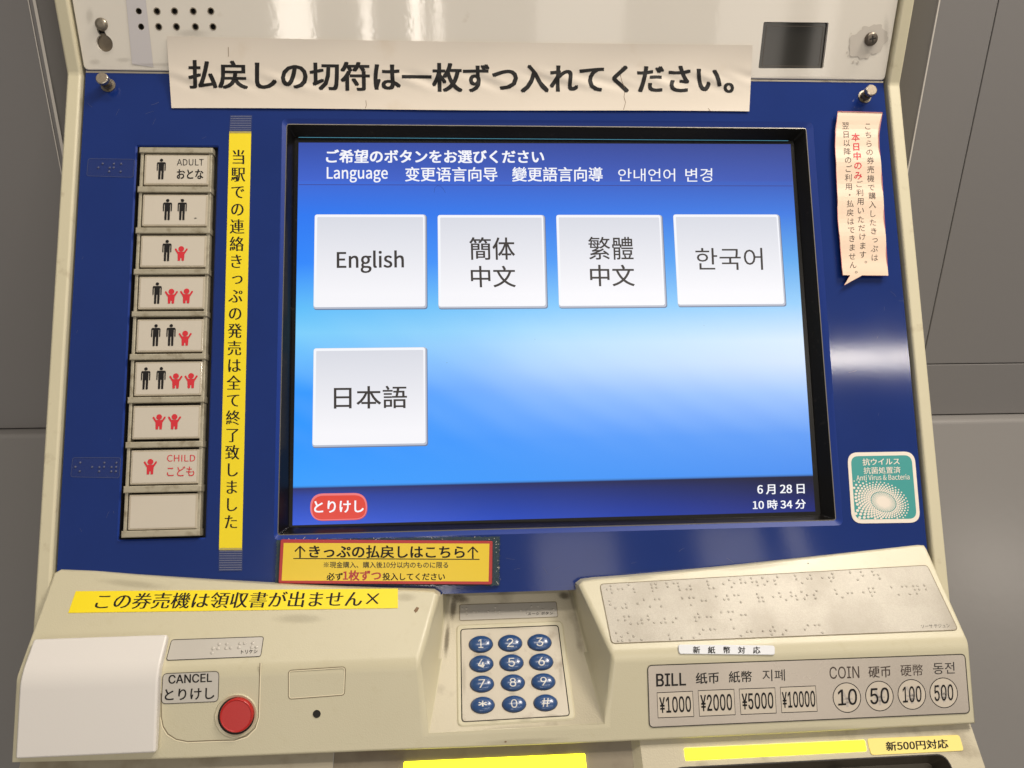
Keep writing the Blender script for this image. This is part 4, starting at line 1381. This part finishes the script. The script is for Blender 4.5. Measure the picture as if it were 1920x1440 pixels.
T('동전', (1750, 1264.4), (1790.5, 1263), (1749, 1242.6), H, 'ink_soft')
for s, (cx_, cy_), tx in (('10', (1588, 1308), ((1572, 1323), (1607, 1321), (1571, 1293))), ('50', (1649, 1305), ((1632.5, 1320.6), (1667.3, 1318.6), (1631.4, 1290.6))),
                          ('100', (1709.7, 1302), ((1693.4, 1317.6), (1728, 1315.6), (1692.2, 1287.8))), ('500', (1769.5, 1299), ((1752.8, 1314.6), (1787.8, 1312.6), (1751.4, 1284.8)))):
    c = PF.hit(cx_, cy_, H)
    r1 = abs(PF.hit(cx_ + 25.8, cy_, H)[0] - c[0])
    b.flat(PF, ellipse(c, r1, r1, 40), H - 0.00002, 'price_light')
    b.strip(PF, ellipse(c, r1, r1, 48), 0.00042, H, 'ink_black', raw=True, closed=True)
    T('¥', (cx_ - 12, cy_ + 18), (cx_ + 14, cy_ + 17), (cx_ - 13, cy_ - 15), H, 'ink_ghost', fnt='sans', lift=0.00001)
    T(s, *tx, H, 'ink_black', fnt='sans', bold=0.006, lift=0.00006)
b.build('price_plate', machine)

# lower block with the coin tray and the lit slots
b = MB()
gl = [PG.w(1160, 1387), PG.w(1826, 1352), PG.w(1868, 1500), PG.w(1209, 1500)]
gl = [PG.pt((PG.hit(1187, 1402)[0], PG.hit(1500, 1366)[1])), PG.pt((XHR - 0.0004, PG.hit(1500, 1366)[1])), PG.pt((XHR - 0.0004, PG.hit(1500, 1366)[1] - 0.09)), PG.pt((PG.hit(1187, 1402)[0], PG.hit(1500, 1366)[1] - 0.09))]
x_l = gl[0].x
tray = rounded(PG.q([(1262, 1440), (1772, 1414), (1812, 1500), (1262, 1520)]), 0.006)
vt, vb = PG.hit(1500, 1366)[1], PG.hit(1500, 1366)[1] - 0.09
b.flat(PG, [(x_l + 0.004, vb), (XHR - 0.0004, vb), (XHR - 0.0004, vt), (x_l + 0.004, vt)], 0.0, 'cream_grimy', [tray])
b.ring(PG, tray, 0.0, inset(ccw(tray), 0.003), -0.012, 'tray_dark')
b.flat(PG, inset(ccw(tray), 0.003), -0.012, 'tray_dark')
b.strip(PG, tray, 0.0006, 0.0002, 'ink_soft', raw=True, closed=True)
p = [PG.pt((x_l + 0.004, vt)), PG.pt((x_l + 0.004, vb)), PG.pt((x_l, vb), -0.004), PG.pt((x_l, vt), -0.004), PG.pt((x_l, vb), -0.03), PG.pt((x_l, vt), -0.03)]
b.add(p, [(0, 3, 2, 1), (3, 5, 4, 2)], 'cream_grimy')
p = [PG.pt((XHR - 0.0004, vt)), PG.pt((XHR - 0.0004, vb)), PG.pt((XHR - 0.0004, vb), -0.10), PG.pt((XHR - 0.0004, vt), -0.10)]
b.add(p, [(0, 1, 2, 3)], 'cream_plastic')
b.add([PG.pt((x_l, vt)), PG.pt((XHR - .0004, vt)), PG.pt((XHR - .0004, vt), -0.03), PG.pt((x_l, vt), -0.03)], [(0, 1, 2, 3)], 'cream_grimy')
lower = b.build('coin_tray', machine, recalc=False)
b = MB()
v2t, v2b = PG2.hit(900, 1408)[1] + 0.012, PG2.hit(900, 1440)[1] - 0.05
xs_ = PG2.hit(625, 1435)[0]
b.flat(PG2, [(XHL + 0.0004, v2b), (xs_, v2b), (xs_, v2t), (XHL + 0.0004, v2t)], 0.001, 'slot_plate')
b.flat(PG2, [(xs_, v2b), (x_l, v2b), (x_l, v2t), (xs_, v2t)], 0.0, 'slot_panel')
b.add([PG2.pt((XHL + .0004, v2t), .001), PG2.pt((XHL + .0004, v2b), .001), PG2.pt((XHL + .0004, v2b), -.1), PG2.pt((XHL + .0004, v2t), -.1)], [(0, 3, 2, 1)], 'cream_plastic')
b.build('slot_panel', machine)
b = MB()
q = rounded(PG2.q([(757, 1428), (1097, 1412.5), (1103, 1470), (757, 1482)], 0.001), 0.0008)
b.prism(PG2, q, 0.0, 0.001, 'slot_yellow', bev=0.0003, seg=2)
b.build('slot_light', machine)['label'] = 'glowing yellow strip in the recessed bill slot'
b = MB()
q = rounded(PG.q([(1283, 1403), (1621.5, 1387.5), (1625.5, 1408), (1286, 1426)], 0.0005), 0.0006)
b.prism(PG, q, -0.0005, 0.0005, 'slot_yellow', bev=0.0002, seg=1)
b.build('slot_light', machine)['label'] = 'thin glowing yellow strip above the coin tray'

# ================================================================== notices and stickers stuck on the machine
# -- long white paper banner that bridges the corner
kd = 0.0009


def banner_pt(px, py, lift=0.0):
    r = RIGHT * (px - CX) + DOWN * (py - CY) + FWD * F_PX
    tv = (PV.n.dot(PV.o) + 0.0006 - PV.n.dot(CAM)) / PV.n.dot(r)
    tb_ = (PB.n.dot(PB.o) + 0.0008 - PB.n.dot(CAM)) / PB.n.dot(r)
    k = 0.006 / r.length
    hh = max(0.0, 1 - abs(tv - tb_) / (k * 2.2))
    t = min(tv, tb_) - hh * hh * k * 0.55
    # creases where the paper crosses the corner
    x = px * 0.011
    e = math.exp(-((py - 152) / 17.0) ** 2)
    ph = x * 2.1 + (py - 150) * -0.055
    wr = (math.sin(ph * 2.3 + 1.4 * math.sin(x * 0.7)) * .6 + math.sin(ph * 4.1 + 2 * math.sin(x * 1.3)) * .4) * e * 0.0006
    wr += 0.00012 * math.sin(px * 0.02 + py * 0.05)
    t -= (wr + lift) / r.length
    return CAM + r * t


b = MB()
NX, NY = 150, 30
tl, tr, br, bl = (312.5, 68), (1411, 84.5), (1405, 209), (321.5, 202.5)
vs, fs = [], []
for j in range(NY + 1):
    for i in range(NX + 1):
        s, t = i / NX, j / NY
        px = (1 - t) * ((1 - s) * tl[0] + s * tr[0]) + t * ((1 - s) * bl[0] + s * br[0])
        py = (1 - t) * ((1 - s) * tl[1] + s * tr[1]) + t * ((1 - s) * bl[1] + s * br[1])
        vs.append(banner_pt(px, py + (2.0 * math.sin(s * math.pi) if t < .5 else -0.8 * math.sin(s * 9) * t)))
for j in range(NY):
    for i in range(NX):
        a = j * (NX + 1) + i
        fs.append((a, a + NX + 1, a + NX + 2, a + 1))
b.add(vs, fs, 'paper_white')


def banner_text(s, bl, br, tl, bold):
    P, Fc, wd, ht = cut_glyphs(s, 'cjk', 60, 14)
    for k, (dx, dy) in enumerate([(0, 0), (-bold, -bold * .5), (bold, -bold * .5), (-bold, bold * .5), (bold, bold * .5)]):
        out = []
        for s_, t_ in P:
            s2, t2 = s_ + dx / wd, t_ + dy / ht
            px = bl[0] + s2 * (br[0] - bl[0]) + t2 * (tl[0] - bl[0])
            py = bl[1] + s2 * (br[1] - bl[1]) + t2 * (tl[1] - bl[1])
            out.append(banner_pt(px, py, 0.00012 + k * 0.000014))
        b.add(out, Fc, 'ink_black')


banner_text('払戻しの切符は一枚', (355, 166), (866, 172), (354, 113), 0.027)
banner_text('ずつ入れてください。', (870, 172.5), (1375, 174), (869, 121), 0.027)
for line in ([(1166, 126), (1163, 140), (1166, 152), (1172, 166), (1170, 182), (1173, 192), (1169, 206)], [(686, 188), (687, 197), (685, 203)], [(428, 88), (428.4, 106)], [(1328, 203), (1332, 208)]):
    for (xa, ya), (xb, yb_) in zip(line, line[1:]):
        w_ = 0.45
        b.add([banner_pt(xa - w_, ya, 0.0001), banner_pt(xb - w_, yb_, 0.0001), banner_pt(xb + w_, yb_, 0.0001), banner_pt(xa + w_, ya, 0.0001)], [(0, 1, 2, 3)], 'rust')
tag(b.build('paper_banner', None, smooth=True), 'long white paper banner with bold black writing taped above the screen', 'notice')

# -- vertical yellow strip with its two tape ends
SERIF = [(dx, 0) for dx in (-0.03, -0.015, 0.0, 0.015, 0.03)]
b = MB()
b.prism(PB, PB.q([(430, 246.5), (471, 246.5), (453.5, 1031.5), (410.5, 1031.5)], 0.0003), 0.0, 0.0003, 'label_yellow')
b.vtext(PB, '当駅での連絡きっぷの発売は全て終了致しました', (447.5, 295), (433, 979), 30.5, 0.0003, 'ink_black', bold=SERIF, aspect=0.92, off=-0.003)
vs_ = tag(b.build('yellow_strip'), 'tall yellow strip with black vertical writing beside the button column', 'notice')
for qd, n_ in (([(432, 216), (472.5, 216), (471, 250), (429.5, 250)], 8), ([(410.5, 1027), (455, 1027), (454, 1070), (410, 1070.5)], 10)):
    b = MB()
    q = PB.q(qd, 0.0005)
    b.prism(PB, q, 0.00005, 0.0005, 'clear_tape')
    for k in range(n_):
        s = (k + .5) / n_
        a_ = (qd[0][0] + (qd[3][0] - qd[0][0]) * s + 1, qd[0][1] + (qd[3][1] - qd[0][1]) * s)
        c_ = (qd[1][0] + (qd[2][0] - qd[1][0]) * s - 1, qd[1][1] + (qd[2][1] - qd[1][1]) * s)
        b.strip(PB, [a_, c_], 0.0002, 0.00056, 'tape_line')
    b.build('tape', vs_)

# -- horizontal yellow strip on the shelf
b = MB()
b.prism(PS, PS.q([(142, 1108.5), (746, 1103.5), (746, 1140), (128, 1149)], 0.0003), 0.0, 0.0003, 'label_yellow')
gv = [(-0.026, 0), (-0.013, 0), (0.0, 0), (0.013, 0), (0.026, 0)]
for k, (dx, dy) in enumerate(gv):
    sx = dx * 38
    b.text(PS, 'この券売機は領収書が出ません×', (176 + sx, 1142.5), (708 + sx, 1137), (187 + sx, 1112.5), 0.0003 + k * 0.000012, 'ink_black', off=-0.003)
tag(b.build('yellow_strip'), 'wide yellow strip with slanting black writing on the cream shelf', 'notice')

# -- refund notice on its scrap of felt
b = MB()
random.seed(3)


def ragged(quad, n, amp):
    out = []
    for i in range(4):
        a, c = quad[i], quad[(i + 1) % 4]
        for k in range(n):
            s = k / n
            out.append((a[0] + (c[0] - a[0]) * s + random.uniform(-amp, amp), a[1] + (c[1] - a[1]) * s + random.uniform(-amp, amp)))
    return out


b.prism(PB, PB.q(ragged([(519, 1013), (937, 1006.5), (936, 1098), (516, 1096)], 90, 1.3), 0.0016), 0.0001, 0.0016, 'felt')
for k in range(90):
    x = 524 + 410 * random.random()
    y = random.choice([1008 + 3 * random.random(), 1011 + 85 * random.random()])
    if y > 1013:
        x = 930 + 7 * random.random()
    b.strip(PB, [(x, y), (x + random.uniform(-3, 3), y + random.uniform(-3, 3))], 0.00025, 0.0018, random.choice(['felt', 'scratch', 'stain_grey']))
felt_mb = b
b = MB()
H = 0.0030
b.prism(PB, rounded(PB.q([(526, 1011.5), (923.6, 1014.5), (922.5, 1096), (522, 1094)], H), 0.001), 0.0017, H, 'label_red', bev=0.0002, seg=1)
b.flat(PB, ccw(PB.q([(532, 1018), (917.6, 1019.3), (916, 1090.3), (528, 1088.5)], H)), H + 0.00003, 'label_yellow_dull')
H2 = H + 0.00005
b.text(PB, 'きっぷの払戻しはこちら', (580, 1045.6), (871, 1046.6), (580.3, 1022.2), H2, 'ink_black', bold=0.014)
for x in (562.6, 886.5):
    y = 1023.5 if x < 700 else 1025
    b.strip(PB, [(x, y + 1.5), (x, y + 22.5)], 0.0009, H2 + 0.00003, 'ink_black')
    b.strip(PB, [(x - 9.5, y + 10.5), (x, y + 0.6), (x + 9.5, y + 10.5)], 0.0008, H2 + 0.00005, 'ink_black')
b.strip(PB, [(550, 1047.2), (899, 1048.8)], 0.0005, H2 + 0.00002, 'ink_black')
b.text(PB, '※現金購入、購入後10分以内のものに限る', (607, 1064.8), (840, 1065.2), (607.4, 1053), H2, 'ink_soft', bold=0.006)
b.text(PB, '必ず', (612.6, 1088), (642.5, 1088), (612.8, 1074.2), H2, 'ink_black', bold=0.014)
b.text(PB, '1枚ずつ', (643.5, 1088.2), (714, 1088.4), (643.7, 1069.6), H2, 'label_red', bold=0.018)
b.text(PB, '投入してください', (717.5, 1088), (834, 1088.2), (717.7, 1074.2), H2, 'ink_black', bold=0.012)
rn = tag(b.build('refund_notice'), 'yellow notice with a red border just below the screen', 'notice')
felt_mb.build('felt_backing', rn)

# -- pink speech bubble note, standing off the panel
b = MB()
note = [(1571, 208.7), (1655, 211), (1651, 232), (1648, 252.5), (1648.5, 275), (1651, 301), (1654.5, 345), (1657, 390), (1661, 455), (1665, 517), (1616, 516.5), (1583, 534.6), (1593.5, 516.5), (1580, 516), (1575.5, 460), (1571, 411), (1570, 362), (1568, 318), (1566, 273), (1567, 245)]
HN = 0.0032


def curl(u):
    d = (u[1] - PB.hit(1610, 255, HN)[1])
    return HN + 0.0004 * math.sin(d * 260) - (0.0012 * math.exp(-((d - 0.006) / 0.006) ** 2))


nq = ccw(PB.q(note, HN))
pts = [Vector((p[0], p[1], 0)) for p in nq]
me = bpy.data.meshes.new('tmp')
me.from_pydata(pts, [], [tuple(range(len(pts)))])
bm = bmesh.new()
bm.from_mesh(me)
bmesh.ops.triangulate(bm, faces=bm.faces[:])
ymin, ymax = min(p.y for p in pts), max(p.y for p in pts)
for k in range(1, 40):
    bmesh.ops.bisect_plane(bm, geom=bm.verts[:] + bm.edges[:] + bm.faces[:], plane_co=(0, ymin + (ymax - ymin) * k / 40, 0), plane_no=(0, 1, 0))
bm.verts.index_update()
bm.normal_update()
vv = [(v.co.x, v.co.y) for v in bm.verts]
ff = [tuple(v.index for v in (f.verts if f.normal.z > 0 else reversed(f.verts))) for f in bm.faces]
bm.free()
bpy.data.meshes.remove(me)
b.add([PB.pt(p, curl(p)) for p in vv], ff, 'paper_pink')
b.ring(PB, nq, HN - 0.0001, nq, HN - 0.0005, 'pink_edge')
b.strip(PB, nq, 0.0003, HN + 0.00002, 'pink_edge', raw=True, closed=True)
# pads that hold it off the panel
b.prism(PB, PB.q([(1590, 225), (1635, 225), (1635, 260), (1590, 260)]), 0.0, HN - 0.0016, 'paper_white')
b.prism(PB, PB.q([(1600, 420), (1650, 420), (1650, 480), (1600, 480)]), 0.0, HN - 0.0009, 'paper_white')


def col(s, a, c, size, mt, bold=(), n=None):
    b2_ = MB()
    b2_.vtext(PB, s, a, c, size, HN, mt, bold=bold, n=n)
    k = b.mi(mt)
    base = len(b.v)
    for p in b2_.v:
        d = p - PB.o
        u = (p.x, d.dot(PB.v))
        e = PB.n.dot(d) - HN
        b.v.append(PB.pt(u, curl(u) + e + 0.00005))
    for f in b2_.f:
        b.f.append(tuple(i + base for i in f))
        b.m.append(k)


col('こちらの券売機で購入したきっぷは', (1628.4, 236), (1640.5, 483), 14.6, 'ink_brown')
col('本日中のみ', (1605, 257), (1609.3, 329), 16.5, 'ink_red', bold=[(-.02, 0), (.02, 0), (0, .015), (0, -.015)])
col('ご利用いただけます。', (1611.5, 345), (1618.3, 477.5), 14.6, 'ink_brown', n=9)
col('翌日以降のご利用・払戻はできません。', (1586.5, 235), (1599.5, 497), 14.6, 'ink_brown', n=17)
tag(b.build('speech_bubble_note', None), 'pink speech bubble paper note standing off the blue panel', 'notice')

# -- teal sticker
b = MB()
oq = PB.q([(1588.6, 848.5), (1714.5, 846.5), (1726, 979.8), (1597.5, 981.7)], 0.0003)
b.prism(PB, rounded(oq, 0.0066, 8), 0.0, 0.0003, 'sticker_white')
iq = rounded(PB.q([(1595, 855.4), (1709, 853.3), (1719, 972.5), (1603.5, 974.2)], 0.0003), 0.0048, 8)
b.flat(PB, ccw(iq), 0.00033, 'teal')
H = 0.00036
b.text(PB, '抗ウイルス', (1617.8, 872.8), (1686.8, 871.2), (1617, 860), H, 'sticker_white', bold=0.010)
b.text(PB, '抗菌処置済', (1619.6, 888.8), (1688.8, 887.2), (1618.8, 876.2), H, 'sticker_white', bold=0.006)
b.text(PB, 'Anti Virus & Bacteria', (1606, 901.2), (1705.5, 899), (1605.4, 891), H, 'sticker_white', bold=0.005)
ic = ccw(iq)


def inside(p, poly, d):
    ok = True
    q = inset(poly, d)
    n_ = len(q)
    c_ = False
    j = n_ - 1
    for i in range(n_):
        if (q[i][1] > p[1]) != (q[j][1] > p[1]) and p[0] < (q[j][0] - q[i][0]) * (p[1] - q[i][1]) / (q[j][1] - q[i][1]) + q[i][0]:
            c_ = not c_
        j = i
    return c_


cc = PB.hit(1656, 941)
th0 = R(-20)


def spot(rr_, a, kx=1.16, ky=0.84):
    ex, ey = rr_ * math.cos(a) * kx, rr_ * math.sin(a) * ky
    return (cc[0] + ex * math.cos(th0) - ey * math.sin(th0), cc[1] + ex * math.sin(th0) + ey * math.cos(th0))


R1 = 0.0066
b.flat(PB, ccw([spot(R1, 2 * math.pi * i / 48) for i in range(48)]), H, 'sticker_white')
rr_, ir, nd = 0.0036, 0, 40
while rr_ < 0.030:
    cell = 2 * math.pi * rr_ / nd
    ir += 1
    for ia in range(nd):
        a = 2 * math.pi * (ia + 0.5 * (ir % 2)) / nd
        ca, sa = math.cos(a), math.sin(a)
        # the dots reach far to the lower left and fade soon towards the upper right
        lim = 0.0150 + 0.013 * max(0.0, -0.75 * ca - 0.66 * sa) ** 1.2
        c_ = 1.0 - 0.5 * (rr_ - 0.0032) / (R1 - 0.0032) if rr_ < R1 else 0.5 * (1 - (rr_ - R1) / (lim - R1))
        if c_ <= 0.02:
            continue
        p = spot(rr_, a)
        if rr_ < R1:
            rd, mt_ = cell * 0.5 * math.sqrt(2.2 * (1 - c_)) * 0.62, 'teal'
        else:
            rd, mt_ = cell * 0.5 * math.sqrt(2 * c_) * 1.02, 'sticker_white'
        if not inside(p, ic, rd * .5):
            continue
        b.flat(PB, ellipse(p, rd, rd * .88, 9), H + 0.00004 + 0.000002 * ((ir * 7 + ia) % 20), mt_)
    rr_ += cell * 0.80
tag(b.build('teal_sticker'), 'rounded square teal sticker with white dots right of the screen', 'sticker')

# -- small white label over the fold
b = MB()
q = rounded(PM.q([(1272, 1208.5), (1453, 1210.3), (1453, 1228), (1273, 1226)], 0.0004), 0.0014)
b.prism(PM, q, -0.0012, 0.0004, 'sticker_grey', bev=0.0002, seg=1)
b.text(PM, '新　紙　幣　対　応', (1299.5, 1225), (1425.5, 1225.4), (1299.5, 1212), 0.00045, 'ink_black', bold=0.012)
tag(b.build('small_label'), 'small white label with spaced black characters below the braille plate', 'sticker')

# -- pale yellow label by the coin tray
b = MB()
q = rounded(PG.q([(1626, 1384.8), (1799, 1377.6), (1807.5, 1407.5), (1633.5, 1416)], 0.0004), 0.0016)
b.prism(PG, q, -0.0003, 0.0004, 'pale_yellow', bev=0.0001, seg=1)
b.text(PG, '新500円対応', (1662.5, 1408), (1778.5, 1402.6), (1660.5, 1391), 0.00045, 'ink_black', bold=0.014)
tag(b.build('pale_label'), 'pale yellow label beside the thin glowing strip, bottom right', 'sticker')
